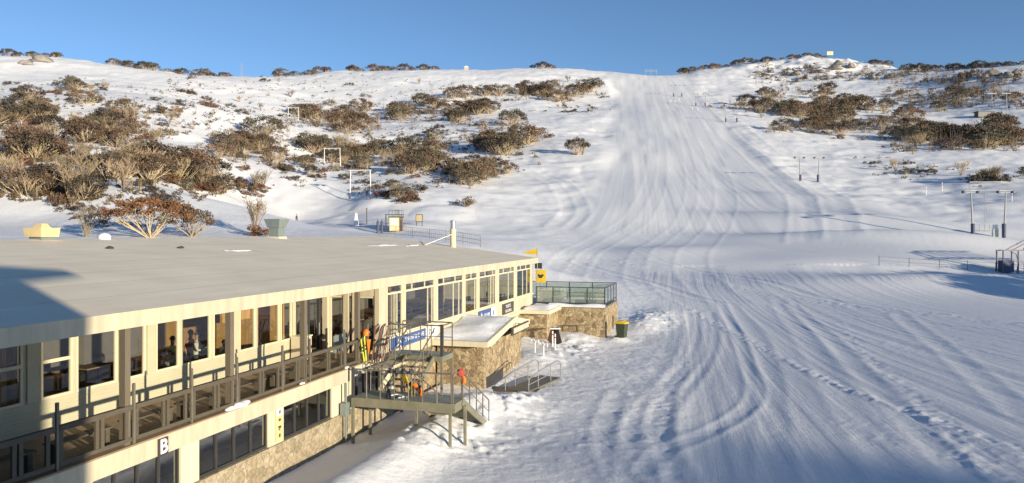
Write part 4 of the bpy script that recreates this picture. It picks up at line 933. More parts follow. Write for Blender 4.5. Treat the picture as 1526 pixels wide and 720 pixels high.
MB().box(-.6, .6, -.6, .6, -.02, .12).build('kerb', 'soffit', t)
t = thing('roof_cowl', 'tan boxy roof cowl with small pyramid top behind the left roof', 'vent', B(13.2, 13.4, 7.85), ROT); t.scale = (.72, .72, .9)
MB().box(-.45, .45, -.45, .45, 0, .22).build('base', 'grey vent', t); MB().add([(-.6, -.6, .2), (.6, -.6, .2), (.6, .6, .2), (-.6, .6, .2), (-.66, -.66, .62), (.66, -.66, .62), (.66, .66, .62), (-.66, .66, .62)], [(0, 3, 2, 1), (4, 5, 6, 7), (0, 1, 5, 4), (1, 2, 6, 5), (2, 3, 7, 6), (3, 0, 4, 7)]).build('box', 'tan vent', t)
MB().add([(-.34, -.34, .62), (.34, -.34, .62), (.34, .34, .62), (-.34, .34, .62), (-.18, -.18, .82), (.18, -.18, .82), (.18, .18, .82), (-.18, .18, .82)], [(4, 5, 6, 7), (0, 1, 5, 4), (1, 2, 6, 5), (2, 3, 7, 6), (3, 0, 4, 7)]).build('cap', 'tan vent', t)
t = thing('dome_vent', 'small white dome vent on the roof ridge below a bare shrub', 'vent', B(16.3, 13.2, 7.88), ROT)
MB().lathe([(.26, 0), (.28, .16), (.20, .27), (.001, .32)], 14).build('dome', 'white paint', t, True)
t = thing('vent_pipe', 'brown vent pipe at the far left end of the roof ridge', 'pipe', B(10.9, 13.2, 7.7), ROT)
MB().tube([(0, 0, 0), (0, 0, 1.0)], .10, 12).build('pipe', 'weathered timber', t, True); MB().lathe([(.13, .95), (.13, 1.05), (.001, 1.1)], 12).build('cap', 'dark steel', t)

# ------------------------------------------------------------------ on the snow beside the lodge
def on_snow(u, w, dz=0.0):
    p = B(u, w, 0); p.z = gz(p.x, p.y) + dz; return p
rp = thing('metal_ramp', 'dark steel ramp with looped tube railings leading to the porch', 'ramp', on_snow(27.2, -3.9, .0), ROT)
mb = MB(); mb.beam((-1.9, 0, .12), (1.3, -1.0, .30), 1.3, .06); mb.box(-2.3, -1.0, -1.0, 1.6, -.25, .10); mb.build('ramp_deck', 'rail steel', rp)
def hoop(pts, r=.03, name='railing'): 
    MB().tube(catmull(pts, 5), r, 8).build(name, 'galvanised', rp, True)
for s, o_ in ((.62, 0), (-.62, .15)):
    a = Vector((-1.9, s * .6, .05)); hoop([(-1.9, s, .0), (-1.9, s, .55), (-1.6, s - .1, .85), (.6, s - .75, 1.22), (1.1, s - .9, 1.2), (1.3, s - .95, 1.0), (1.32, s - .95, .2)])
    MB().tube([(-1.9, s, .45), (1.3, s - .95, .78)], .02, 6).build('mid_rail', 'galvanised', rp)
    for x in (-1.0, .25): MB().tube([(x, s - .3 * (x + 1.9), .0), (x, s - .3 * (x + 1.9), .98 + .16 * (x + 1))], .025, 6).build('baluster', 'galvanised', rp)
def bike_hoop(u, w, label):
    t = thing('bike_rack', label, 'bike rack', on_snow(u, w, -.15), ROT + R(40))
    MB().tube([(0, 0, 0), (0, 0, .8)], .04, 8).build('stem', 'white paint', t); 
    for s in (-1, 1): MB().tube(catmull([(0, 0, .75), (s * .1, 0, .95), (s * .3, 0, 1.05), (s * .5, 0, .95), (s * .52, 0, .82)], 5), .035, 8).build('hook', 'white paint', t, True)
bike_hoop(33.6, -3.3, 'white forked ski rack post nearest the ramp'); bike_hoop(34.6, -2.5, 'white forked ski rack post close to the porch wall')
for k, (u, w) in enumerate([(38.2, -3.0), (39.2, -2.6)]):
    t = thing('marker_post', ['short white marker post before the second porch', 'short white marker post beside the folding board'][k], 'post', on_snow(u, w, -.2), ROT)
    MB().lathe([(.05, 0), (.05, 1.2), (.03, 1.25)], 10).build('shaft', 'white paint', t); MB().lathe([(.055, .95), (.055, 1.05)], 10).build('band', 'red cloth', t)
t = thing('sandwich_board', 'folding board with white top edge leaning by the second porch', 'sign', on_snow(40.3, -2.5), ROT + R(20))
MB().beam((-.35, -.25, 0), (0, 0, 1.05), .04, .7).build('panel', 'sign dark', t); MB().beam((.35, .25, 0), (0, 0, 1.05), .04, .7).build('panel', 'ski brown', t); MB().box(-.35, .35, -.35, .35, 1.04, 1.1).build('cap', 'white paint', t)
t = thing('wheelie_bin', 'dark green wheelie bin with yellow lid at the terrace corner', 'bin', on_snow(45.0, -6.6, -.05), ROT - R(15))
MB().add([(-.28, -.3, .08), (.28, -.3, .08), (.28, .3, .08), (-.28, .3, .08), (-.35, -.38, 1.12), (.35, -.38, 1.12), (.35, .38, 1.12), (-.35, .38, 1.12)], [(0, 3, 2, 1), (4, 5, 6, 7), (0, 1, 5, 4), (1, 2, 6, 5), (2, 3, 7, 6), (3, 0, 4, 7)]).build('body', 'bin green', t, bevel=.03)
MB().prism([(-.42, 1.12), (-.42, 1.2), (-.1, 1.32), (.3, 1.3), (.42, 1.2), (.42, 1.12)], 'x', -.39, .39).build('lid', 'yellow paint', t, bevel=.02)
for s in (-.3, .3):
    w_ = MB(); w_.tube([(s - .03, .33, .12), (s + .03, .33, .12)], .12, 14); w_.build('wheel', 'rubber', t)
MB().tube([(-.25, .46, 1.12), (.25, .46, 1.12)], .025, 8).build('handle', 'bin green', t)

# the building the picture was taken from: its shadow lies on the lodge roof
nb = thing('neighbour_building', 'rendered building behind the viewpoint that shades the left roof', 'building', (0, 0, 0))
MB().box(-24, 9.2, -14, -.5, -9, 3.4).build('wall', 'lodge render', nb)
MB().add([(-25, -15, 3.4), (10.6, -15, 3.4), (10.6, .6, 3.4), (-25, .6, 3.4), (-25, -15, 3.75), (10.6, -15, 3.75), (10.6, .6, 3.75), (-25, .6, 3.75), (-20, -7.2, 5.2), (6, -7.2, 5.2)], [(0, 3, 2, 1), (0, 1, 5, 4), (1, 2, 6, 5), (2, 3, 7, 6), (3, 0, 4, 7), (4, 5, 9, 8), (6, 7, 8, 9), (5, 6, 9), (7, 4, 8)]).build('roof', 'roof membrane', nb)
for i in range(8):
    for z in (-6.4, -3.0, .4):
        x = -22 + 3.9 * i; o = MB().box(x, x + 1.7, -.52, -.46, z, z + 1.5).build('window', 'cream trim', nb); MB().box(x + .08, x + 1.62, -.45, -.44, z + .08, z + 1.42).build('pane', 'dark frame', o)
# ------------------------------------------------------------------ snow gums, heath shrubs and bare bushes
def leaves(centers, n, rad, size, rng, flat=.6):
    """n small leaf faces scattered round clump centres"""
    c = centers[rng.integers(0, len(centers), n)]
    d = rng.normal(size=(n, 3)); d /= np.linalg.norm(d, axis=1)[:, None]
    p = c + d * rad * rng.random((n, 1)) ** .45 * np.array([1, 1, flat])
    a = rng.normal(size=(n, 3)); a /= np.linalg.norm(a, axis=1)[:, None]
    b = np.cross(a, rng.normal(size=(n, 3))); b /= np.linalg.norm(b, axis=1)[:, None]
    s = size * (.6 + .8 * rng.random((n, 1)))
    v = np.stack([p - a * s, p + b * s * .55, p + a * s, p - b * s * .55], 1).reshape(-1, 3)
    return v, np.arange(4 * n).reshape(n, 4)
def leaf_mesh(name, v, f, material):
    me = bpy.data.meshes.new(name); me.from_pydata([tuple(x) for x in v], [], [tuple(int(i) for i in q) for q in f]); me.materials.append(M[material]); return me
def dome_centers(rng, n, rx, z0, rz, lo=.0, jit=.12):
    th = rng.random(n) * 2 * math.pi; u = lo + (1 - lo) * rng.random(n)
    r = np.sqrt(np.maximum(0, 1 - u ** 2)); j = 1 + jit * rng.normal(size=n)
    return np.stack([np.cos(th) * r * rx * j, np.sin(th) * r * rx * j, z0 + u * rz * j], 1)
def stems(rng, tips, r0, name, material, n=5):
    mb = MB()
    for t in tips:
        b = np.array([rng.normal() * .03, rng.normal() * .03, -.04]); t = np.array(t)
        m1 = b + (t - b) * .35 + np.array([rng.normal() * .03, rng.normal() * .03, -.03]); m2 = b + (t - b) * .7 + np.array([rng.normal() * .03, rng.normal() * .03, -.02])
        m1[:2] *= .85
        mb.tube([b, m1, m2, t], [r0, r0 * .75, r0 * .5, r0 * .22], n, False)
        for k in range(2):
            q = m2 + rng.normal(size=3) * .12 + np.array([0, 0, .13]); mb.tube([m1 * .3 + m2 * .7, q], [r0 * .4, r0 * .12], 4, False)
    return mb.mesh(name, material)
GUM = []
for i, (lf, rx, nl) in enumerate([('leaf rust', .95, 6500), ('leaf brown', .66, 1900), ('leaf olive', .62, 1800), ('leaf brown', .80, 1900), ('leaf dark', .62, 1600), ('leaf olive', .74, 1700)]):
    rng = np.random.default_rng(100 + i)
    ce = dome_centers(rng, 70 if i == 0 else 40, rx, .42, .50, .16 if i == 0 else .12, .07); ce[:, 0] *= 1.05
    if i: ce = np.concatenate([ce, dome_centers(rng, 5, rx * .7, .25, .45, .0, .2)])
    v, f = leaves(ce, nl, .13 if i == 0 else .17, .026 if i == 0 else .036, rng)
    tr = stems(rng, [tuple(c * np.array([.92, .92, .95])) for c in ce[:26]], .017, 'trunk', 'bark')
    GUM.append((leaf_mesh('crown', v, f, lf), tr))
SHR = []
for i, (lf, rx, rz) in enumerate([('leaf dark', 1.0, .8), ('leaf brown', 1.15, .7), ('leaf rust', 1.1, .75), ('leaf olive', 1.2, .65), ('leaf dark', 1.5, .6)]):
    rng = np.random.default_rng(200 + i)
    v, f = leaves(dome_centers(rng, 16, rx * .8, .05, rz * .85, 0, .15), 900, .30, .07, rng, .8); SHR.append(leaf_mesh('heath_shrub', v, f, lf))
BARE = []
for i in range(4):
    rng = np.random.default_rng(300 + i); mb = MB()
    for a in range(11):
        th = rng.random() * 6.28; sp = .12 + .42 * rng.random(); t = np.array([math.cos(th) * sp, math.sin(th) * sp, .62 + .3 * rng.random()])
        m_ = t * .5 + rng.normal(size=3) * .03; m_[:2] *= .8; mb.tube([(0, 0, -.03), m_, t], [.015, .012, .007], 4, False)
        for b in range(7):
            s0 = m_ + (t - m_) * rng.random(); e_ = s0 + np.array([rng.normal() * .13, rng.normal() * .13, .12 + .2 * rng.random()]); mb.tube([s0, e_], [.008, .004], 3, False)
            for c in range(3):
                s1_ = s0 + (e_ - s0) * (.3 + .6 * rng.random()); mb.tube([s1_, s1_ + np.array([rng.normal() * .07, rng.normal() * .07, .05 + .11 * rng.random()])], [.0055, .003], 3, False)
    BARE.append(mb.mesh('bare_shrub', 'twig'))
COUNT = {'gum': 0, 'shrub': 0, 'bare': 0}
def put(kind, p, h, label, group, rng, var=None, wide=1.0):
    rz = rng.random() * 6.28; sx = h * (.85 + .3 * rng.random()) * wide
    COUNT[kind] += 1
    if kind == 'gum':
        cm, tm = GUM[var if var is not None else rng.choice([1, 2, 3, 4, 5])]
        o = thing('snow_gum', label, 'tree', p, rz, group); o.scale = (sx, sx, h)
        for nm, me in (('trunk', tm), ('crown', cm)):
            c = bpy.data.objects.new(nm, me); COL.objects.link(c); c.parent = o
    else:
        me = (SHR if kind == 'shrub' else BARE)[var if var is not None else rng.integers(0, 5 if kind == 'shrub' else 4)]
        o = bpy.data.objects.new('heath_shrub' if kind == 'shrub' else 'bare_shrub', me); COL.objects.link(o)
        o.location = p; o.rotation_euler = (0, 0, rz); o.scale = (sx, sx, h); tag(o, label, 'shrub', group)
    return o
DESC = {'gum': 'brown domed snow gum', 'shrub': 'low dark heath shrub', 'bare': 'leafless tan shrub'}
PLANTS = []                                              # (place phrase, ellipse in the photograph, numbers of gums / shrubs / bare, gum height range)
def patch(where, cx, cy, rx, ry, ng, ns, nb, hg=(3.2, 5.2), hs=(.8, 1.7), hb=(2.0, 3.4)): PLANTS.append((where, cx, cy, rx, ry, ng, ns, nb, hg, hs, hb))
patch('at the far left edge above the tan roof cowl', 25, 178, 50, 26, 6, 9, 4, (3.4, 5))
patch('on the upper left hillside below the crest', 125, 138, 60, 18, 4, 12, 3, (2.6, 3.8))
patch('in the thicket high on the left hillside', 165, 195, 105, 32, 11, 20, 8, (3.2, 4.8))
patch('in the left middle of the hillside', 25, 228, 45, 16, 4, 8, 3, (3.6, 5))
patch('in the big clump above the left end of the roof', 205, 264, 60, 18, 5, 9, 5, (3.8, 5.0), hb=(3.5, 5.0))
patch('right of the big clump above the roof', 290, 274, 46, 20, 4, 12, 4, (3.8, 5.2), hb=(3.0, 4.4))
patch('beside the pale bare shrubs at the lower left', 70, 285, 75, 24, 3, 8, 9, (2.6, 3.6), hb=(2.6, 4.4))
patch('in the patch above the grey roof vent', 375, 222, 65, 24, 11, 10, 7, (3, 4.8))
patch('between the roof vent and the big clump', 345, 280, 50, 16, 2, 14, 2, (2, 2.8))
patch('in the long belt on the upper middle hillside', 495, 178, 85, 16, 15, 8, 12, (3.2, 5))
patch('in the belt left of the groomed run', 665, 168, 105, 18, 20, 12, 10, (3.4, 5.2))
patch('in the top thicket beside the groomed run', 820, 140, 78, 12, 16, 8, 10, (3.6, 5.4))
patch('around the upper lift portal', 515, 232, 45, 20, 8, 10, 6, (3, 4.6))
patch('in the slanting thicket at the middle of the hillside', 620, 240, 45, 16, 10, 8, 6, (3, 4.8))
patch('at the lower end of the slanting thicket', 700, 264, 42, 16, 9, 8, 6, (3, 4.6))
patch('in the dark pair beside the small saddle', 745, 222, 40, 9, 9, 3, 1, (3.8, 5.2))
patch('along the dip below the top thicket', 850, 164, 38, 6, 2, 7, 0, (2.2, 3))
patch('above the lift hut', 590, 290, 38, 10, 1, 9, 0, (2, 2.6))
patch('between the lift portals', 450, 245, 40, 25, 1, 12, 1, (2.2, 3))
patch('on the open slope right of the thicket', 660, 205, 70, 18, 2, 14, 2, (2.4, 3.2))
patch('sprinkled over the open left slope', 310, 145, 300, 42, 0, 46, 4, hs=(.9, 1.9))
patch('sprinkled over the lower left slope', 180, 250, 190, 55, 0, 40, 4, hs=(.8, 1.7))
patch('sprinkled over the lower middle slope', 560, 225, 180, 55, 0, 26, 2, hs=(.8, 1.7))
patch('in the dense belt right of the groomed run', 1212, 162, 128, 17, 34, 10, 16, (3.6, 5.4))
patch('below the dense belt right of the run', 1235, 188, 65, 10, 9, 7, 5, (3, 4.6))
patch('in the lower right belt', 1395, 208, 125, 18, 24, 10, 11, (3.4, 5))
patch('at the right edge above the lift towers', 1490, 208, 45, 16, 9, 6, 4, (3.4, 5))
patch('in the loose scrub under the right skyline', 1420, 145, 110, 20, 22, 10, 14, (3, 4.6))
patch('among the rocks of the right hand knob', 1210, 113, 100, 15, 9, 18, 4, (2.4, 3.6), hs=(.9, 2.2))
patch('under the right skyline', 1440, 118, 90, 12, 12, 8, 4, (3.2, 5))
patch('at the foot of the right hand slope', 1480, 268, 48, 6, 2, 9, 5, (2, 2.8), hs=(1.0, 1.8), hb=(1.8, 3))
patch('on the pale slope above the lift towers', 1350, 252, 70, 12, 0, 5, 1, hs=(.7, 1.3))
def lobe(a, s): return 1 + .32 * math.sin(2 * a + s) + .28 * math.sin(3 * a + 1.7 * s) + .2 * math.sin(5 * a + 2.3 * s)
EXTRA = []                                               # the smallest of a kind, past the first hundreds: part of the scrub
def scatter():
    rng = np.random.default_rng(5)
    P = []; L = []
    for where, cx, cy, rx, ry, ng, ns, nb, hg, hs, hb in PLANTS:
        for kind, n, hr in (('gum', ng, hg), ('shrub', ns, hs), ('bare', nb, hb)):
            done = []
            for k in range(n):
                for t in range(12):
                    a = rng.random() * 6.28; r = math.sqrt(rng.random()) * lobe(a, cx); x, y = cx + rx * r * math.cos(a), cy + ry * r * math.sin(a)
                    if all(abs(x - q[0]) * .5 + abs(y - q[1]) > 2.2 for q in done): break
                done.append((x, y)); P.append((x, y)); L.append((kind, hr[0] + (hr[1] - hr[0]) * rng.random(), where))
    # single plants that can be told apart
    singles = [('gum', 225, 354, 4.4, 0, 1.15, 'broad rust domed snow gum just behind the roof ridge'), ('gum', 285, 353, 3.4, 3, 1.0, 'smaller brown snow gum right of the broad domed one behind the ridge'),
               ('bare', 380, 349, 4.4, None, 1.0, 'tall pale leafless shrub left of the grey roof vent'), ('bare', 128, 353, 3.2, None, 1.0, 'thin bare shrub behind the white dome vent'), ('shrub', 392, 352, 1.6, 2, 1.2, 'rust brown shrub at the foot of the grey roof vent'),
               ('gum', 860, 231, 5.2, 2, .95, 'lone round snow gum on the open slope left of the run'), ('bare', 868, 231, 4.6, None, 1.0, 'bare twigs standing beside the lone round snow gum'),
               ('shrub', 845, 168, 1.2, 0, 1.0, 'small dark shrub at the left edge of the upper run'), ('shrub', 902, 146, 1.6, 4, 1.3, 'flat dark shrub at the end of the top thicket by the run'),
               ('gum', 597, 300, 3.0, 2, 1.1, 'round olive snow gum just above the lift hut'), ('shrub', 693, 306, 2.2, 1, 1.0, 'brown shrub alone on the bank above the run foot'), ('gum', 465, 264, 2.9, 4, 1.1, 'dark round snow gum left of the lower lift portal'),
               ('bare', 1135, 176, 5.0, 0, 1.0, 'bare shrub alone at the right edge of the run'), ('gum', 1349, 260, 1.9, 5, 1.2, 'grey green low gum alone on the right slope'), ('shrub', 1363, 258, 1.7, 0, 1.0, 'dark shrub touching the low gum on the right slope'), ('shrub', 1316, 220, 1.0, 0, 1.0, 'tiny dark shrub alone on the bright right slope'),
               ('bare', 1432, 262, 4.0, 2, 1.1, 'pale bare shrub in the gully at the right')]
    for s in singles: P.append((s[1], s[2])); L.append(s)
    # skyline trees
    sk = [(8, 92, 9, 'on the far left skyline'), (165, 235, 6, 'on the skyline left of the mast'), (245, 345, 9, 'along the sinking left skyline'), (408, 492, 9, 'on the skyline right of the mast'), (512, 655, 12, 'in the thin row on the middle skyline'), (790, 825, 3, 'on the skyline above the top thicket'), (1010, 1110, 11, 'on the skyline right of the top station'), (1110, 1230, 12, 'on the crest of the right knob'), (1290, 1345, 5, 'in the notch right of the knob'), (1345, 1440, 11, 'in the dark row on the right skyline'), (1440, 1526, 10, 'on the far right skyline')]
    for x0, x1, n, wh in sk:
        for k in range(n): P.append((x0 + (x1 - x0) * (k + rng.random()) / n, -500)); L.append(('sky', 1.6 + 2.8 * rng.random() ** 1.3, wh))
    print('N', len(P))
    P = np.array(P); X, Y, C = ground(P[:, 0], P[:, 1])
    Y = np.where(np.isnan(Y), C * (.995), Y)
    X = (P[:, 0] - CX) / F * Y; Z = terrain(X, Y, True)[0]
    drop = set()
    for kd, most in (('gum', 200), ('shrub', 285)):
        sel = [(l[1] / y, i) for i, (l, y) in enumerate(zip(L, Y)) if len(l) == 3 and l[0] == kd]
        for _, i in sorted(sel, reverse=True)[most:]: drop.add(i)
    for i, ((px, py), x, y, z, l) in enumerate(zip(P, X, Y, Z, L)):
        if i in drop: EXTRA.append((x, y, z, l[1] * (.98 if l[0] == 'gum' else .7), l[0])); continue
        if len(l) == 7: put(l[0], (x, y, z - .05), l[3], l[6], None, rng, l[4], l[5])
        elif l[0] == 'sky': put('gum', (x, y, z - .42 * l[1]), l[1] * 1.45, 'dark snow gum crown ' + l[2], 'snow gums ' + l[2], rng, int(rng.choice([1, 2, 4, 4, 5])), 1.15)
        else: put(l[0], (x, y, z - .05 - (.12 * l[1] if l[0] == 'gum' else 0)), l[1] * ((1.22 if y < 230 else 1.4) if l[0] == 'gum' else 1.15), DESC[l[0]] + ' ' + l[2], {'gum': 'snow gums ', 'shrub': 'heath shrubs ', 'bare': 'bare shrubs '}[l[0]] + l[2], rng, None, 1.18)
    print('PLANTS', COUNT)
scatter()
def scrub():
    rng = np.random.default_rng(77); pts = []
    for where, cx, cy, rx, ry, ng, ns, nb, hg, hs, hb in PLANTS:
        belt = ng > 5; n = int(rx * ry / (11 if belt else 15)); n = min(n, 650)
        for k in range(n):
            a = rng.random() * 6.28; r = math.sqrt(rng.random()) * 1.1 * lobe(a, cx); pts.append((cx + rx * r * math.cos(a), cy + ry * r * math.sin(a), belt))
    P = np.array([(a, b) for a, b, _ in pts]); X, Y, C = ground(P[:, 0], P[:, 1]); ok = ~np.isnan(Y); X, Y = X[ok], Y[ok]; bl = np.array([c for _, _, c in pts])[ok]
    Z = terrain(X, Y, True)[0]
    for nm, sel, label in (('heath_scrub', None, 'low brown heath scrub spread in patches over the snowy hillsides'), ('twig_scrub', None, 'tangle of bare tan twigs standing among the snow gums')):
        VV, FF, o = [], [], 0
        for x, y, z, b in zip(X, Y, Z, bl):
            if nm == 'twig_scrub' and ((not b and rng.random() > .25) or rng.random() > .5): continue
            if b and y < 180 and rng.random() > .35: continue
            if nm == 'heath_scrub' and b and rng.random() > .6: continue
            h = (.6 + 1.3 * rng.random()) if b else (.35 + .85 * rng.random() ** 1.6)
            if b and y > 230: h *= 1.7
            if nm == 'heath_scrub':
                n = 60 if b else 36; c = dome_centers(rng, 5, h * .8, 0, h * .7, 0, .2)
                v, f = leaves(c, n, h * .38, .07 * h + .09, rng, .8)
            else:
                h *= 2.1; n = 26; a = rng.random(n) * 6.28; t = np.stack([np.cos(a) * .4 * h * rng.random(n), np.sin(a) * .4 * h * rng.random(n), h * (.5 + .6 * rng.random(n))], 1); b0 = t * np.array([.35, .35, 0]); w_ = np.stack([np.sin(a), -np.cos(a), 0 * a], 1) * .022
                v = np.stack([b0 - w_, b0 + w_, t + w_ * .3, t - w_ * .3], 1).reshape(-1, 3); f = np.arange(4 * n).reshape(n, 4)
            VV.append(v + np.array([x, y, z])); FF.append(f + o); o += len(v)
        if nm == 'heath_scrub':
            for x, y, z, h, kd in EXTRA:
                v, f = leaves(dome_centers(rng, 9, h * .8, h * (.3 if kd == 'gum' else 0), h * .7, 0, .2), 240, h * .34, .07 * h + .06, rng, .8); VV.append(v + np.array([x, y, z])); FF.append(f + o); o += len(v)
        me = leaf_mesh(nm, np.concatenate(VV), np.concatenate(FF), 'scrub leaf' if nm == 'heath_scrub' else 'twig'); ob = bpy.data.objects.new(nm, me); COL.objects.link(ob); tag(ob, label, 'scrub', None, 'stuff')
scrub()
# granite boulders on the knob and on the left crest
def boulders():
    rng = np.random.default_rng(9); pp = [(1185, 112), (1200, 117), (1222, 108), (1245, 103), (1262, 109), (1285, 113), (1160, 120), (1300, 118), (1235, 118), (1210, 100), (1150, 108), (1480, 112), (1500, 115), (1515, 110), (62, 92), (40, 96), (1190, 122), (1270, 120), (1130, 108), (1175, 104), (1215, 96), (1250, 96), (1268, 100), (1310, 112), (1325, 116), (1450, 108), (1465, 116)]
    X, Y, C = ground([p[0] for p in pp], [p[1] for p in pp]); Y = np.where(np.isnan(Y), C, Y)
    for i, ((px, py), y) in enumerate(zip(pp, Y)):
        x = (px - CX) / F * y; r = 1.4 + 2.2 * rng.random()
        o = blob('granite_boulder', 'granite', None, r * 1.3, r, r * .8, 50 + i, .5); o.location = (x, y, gz(x, y) - .2); o.rotation_euler = (0, 0, rng.random() * 6)
        side = 'on the right knob' if 1100 < px < 1350 else ('under the far right skyline' if px > 1350 else 'on the far left crest'); tag(o, 'weathered brown granite boulder in the snow ' + side, 'rock', 'boulders ' + side)
boulders()

# ------------------------------------------------------------------ lifts, hut, fences and small things on the slopes
def t_bar_tower(px, py, d, h, label, gap, hi=True):
    """pair of leaning poles with sheave frames joined by a thin beam"""
    p = at(px, d); t = thing('lift_tower', label, 'lift tower', p, 0, 'paired lift towers up the groomed run'); n = 10 if hi else 6
    for s in (-1, 1):
        bx, tx = s * gap / 2, s * gap * .56
        MB().tube([(bx, 0, -.6), (bx * .5 + tx * .5, 0, h * .5), (tx, 0, h)], [.16, .13, .10], n).build('pole', 'lift steel', t)
        MB().lathe([(.30, -.3), (.32, h * .29), (.24, h * .30)], 12, (bx, 0, 0)).build('pad', 'pad blue', t)
        mb = MB(); w = 1.35
        for z in (h, h + .32): mb.beam((tx - w * .8, 0, z), (tx + w * .8, 0, z), .08)
        mb.beam((tx - w * .8, 0, h), (tx - w * .8, 0, h + .32), .08); mb.beam((tx + w * .8, 0, h), (tx + w * .8, 0, h + .32), .08); mb.build('crossarm', 'lift steel', t)
        for q in (-1, 1):
            MB().tube([(tx + q * w * .9, -.35, h + .1), (tx + q * w * .9, .35, h + .1)], .22, n).build('sheave', 'dark steel', t)
    MB().beam((-gap * .56, 0, h + .42), (gap * .56, 0, h + .42), .07).build('tie_beam', 'lift steel', t)
    return t
A = [(1473, 353, 127, 7.4, 'nearest paired lift tower with blue grey pads at the right', 5.2), (1206, 269, 198, 6.2, 'second paired lift tower where the run bends right', 4.6), (1090, 184, 316, 6.2, 'third paired lift tower on the right edge of the run', 4.6), (1044, 156, 375, 6.0, 'fourth paired lift tower high on the run', 4.6), (1010, 143, 412, 6.0, 'fifth paired lift tower below the top station', 4.4)]
for i, a in enumerate(A): t_bar_tower(*a, hi=i < 1)
# haul ropes hang between the nearest tower and the gantry: thin lines with hanging bars
p = at(1470, 131)
g = thing('lift_gantry', 'thin steel gantry with hanging ropes between the nearest lift towers', 'gantry', p)
mb = MB(); mb.beam((-2.9, 0, 8.6), (3.6, 0, 8.6), .12); mb.build('beam', 'lift steel', g)
for x in (-2.9, 3.6): MB().tube([(x, 0, 7.3), (x, 0, 8.6)], .05).build('hanger', 'lift steel', g)
for x in (-.2, .25): MB().tube([(x, 0, 8.6), (x * .6 - .2, 0, 1.6)], .03, 6).build('rope', 'lift steel', g)
MB().box(-1.2, 1.6, -.05, .05, .3, .36).add([], []).build('rail', 'lift steel', g)
for x in (-1.2, -.3, .6, 1.6): MB().tube([(x, 0, -.5), (x, 0, 1.3)], .04, 6).build('post', 'lift steel', g)
t = thing('control_box', 'white control cabinet between the nearest lift towers', 'cabinet', at(1483, 128))
MB().box(-.4, .4, -.3, .3, 0, 1.4).build('body', 'white paint', t); MB().box(-.28, .28, -.25, .25, 1.4, 2.1).build('head', 'white paint', t); MB().box(-.3, .3, -.32, -.301, .2, 1.2).build('door', 'cream trim', t)
t = thing('snow_pile', None, None, at(1480, 125)); bpy.data.objects.remove(t)
# drive station at the right edge
p = at(1505, 106); t = thing('drive_station', 'dark steel truss station for the lift at the right edge', 'lift station', p)
for x in (-1.4, .7):
    for y in (-.7, .7): MB().tube([(x, y, -.6), (x, y, 3.1)], .09, 8).build('leg', 'truss steel', t)
mb = MB()
for y in (-.7, .7):
    mb.beam((-1.5, y, 3.1), (12, y, 3.1), .16); mb.beam((-.2, y, 3.1), (3.2, y, 4.9), .12); mb.beam((3.2, y, 4.9), (12, y, 4.9), .12)
    for k in range(5): mb.beam((3.2 + 1.8 * k, y, 4.9), (2.3 + 1.8 * k, y, 3.1), .08); mb.beam((3.2 + 1.8 * k, y, 4.9), (4.1 + 1.8 * k, y, 3.1), .08)
mb.build('truss', 'truss steel', t)
MB().box(-1.3, .2, -.6, .6, .1, 1.7).build('motor_box', 'pad blue', t)
for x in (6, 11):
    for y in (-.7, .7): MB().tube([(x, y, -1.5), (x, y, 3.1)], .09, 8).build('leg', 'truss steel', t)
mb = MB(); mb.tube([(.45, -.72, 0), (.7, -.72, 1.5), (.4, -.72, 2.6), (-.4, -.72, 3.0)], .05, 6); mb.build('brace', 'truss steel', t)
def fence(pts, label, h, step, name='net_fence', mesh=True, post='dark steel', lines=(1.0, .6, .25)):
    o = thing(name, label, 'fence', Vector(pts[0])); o0 = Vector(pts[0]); path = []
    for a, b in zip(pts[:-1], pts[1:]):
        a, b = Vector(a), Vector(b); n = max(1, int((b - a).length / step))
        for i in range(n): path.append(a.lerp(b, i / n))
    path.append(Vector(pts[-1])); P_ = []
    for p in path: p.z = gz(p.x, p.y); P_.append(p - o0)
    for p in P_: MB().tube([p - Vector((0, 0, .4)), p + Vector((0, 0, h))], .035, 6).build('post', post, o)
    mb = MB()
    for a, b in zip(P_[:-1], P_[1:]):
        for l in lines: mb.beam(a + Vector((0, 0, h * l)), b + Vector((0, 0, h * l)), .03)
        if mesh:
            n = max(2, int((b - a).length / .3))
            for i in range(n): q = a.lerp(b, i / n); mb.beam(q + Vector((0, 0, .15)), q + Vector((0, 0, h)), .014)
    mb.build('net', post, o); return o
fence([at(566, 100), at(640, 96), at(716, 92)], 'dark mesh fence on the snow behind the far roof edge', 1.35, 2.4)
fence([at(1310, 108), at(1400, 107), at(1526, 106)], 'thin post and wire fence in front of the drive station', 1.3, 3.2, mesh=False, lines=(.9, .5))
fence([at(1240, 205), at(1330, 190)], 'row of short rope posts on the right slope', .9, 6.0, 'rope_fence', False, 'lift steel', (.9,))
# white lift portals on the left hillside
def portal(px, d, w, h, label):
    t = thing('lift_portal', label, 'lift portal', at(px, d), R(-12), 'white lift portals on the left hillside')
    for s in (-1, 1):
        MB().tube([(s * w / 2, 0, -.6), (s * w * .46, 0, h)], [.13, .09], 8).build('leg', 'white paint', t)
    MB().beam((-w * .52, 0, h), (w * .52, 0, h), .15).build('crossbeam', 'white paint', t)
    for x in (-.2, .2): MB().tube([(x * w, -.3, h - .3), (x * w, .3, h - .3)], .24, 10).build('sheave', 'lift steel', t)
    MB().lathe([(.24, -.3), (.24, 1.1)], 10, (-w / 2, 0, 0)).build('pad', 'pad blue', t)
    return t
portal(537, 165, 4.9, 6.0, 'lowest white lift portal on the left slope'); portal(495, 228, 5.4, 5.4, 'middle white lift portal among the gums'); portal(437, 330, 5.0, 6.0, 'uppermost white lift portal in a snowy gap')
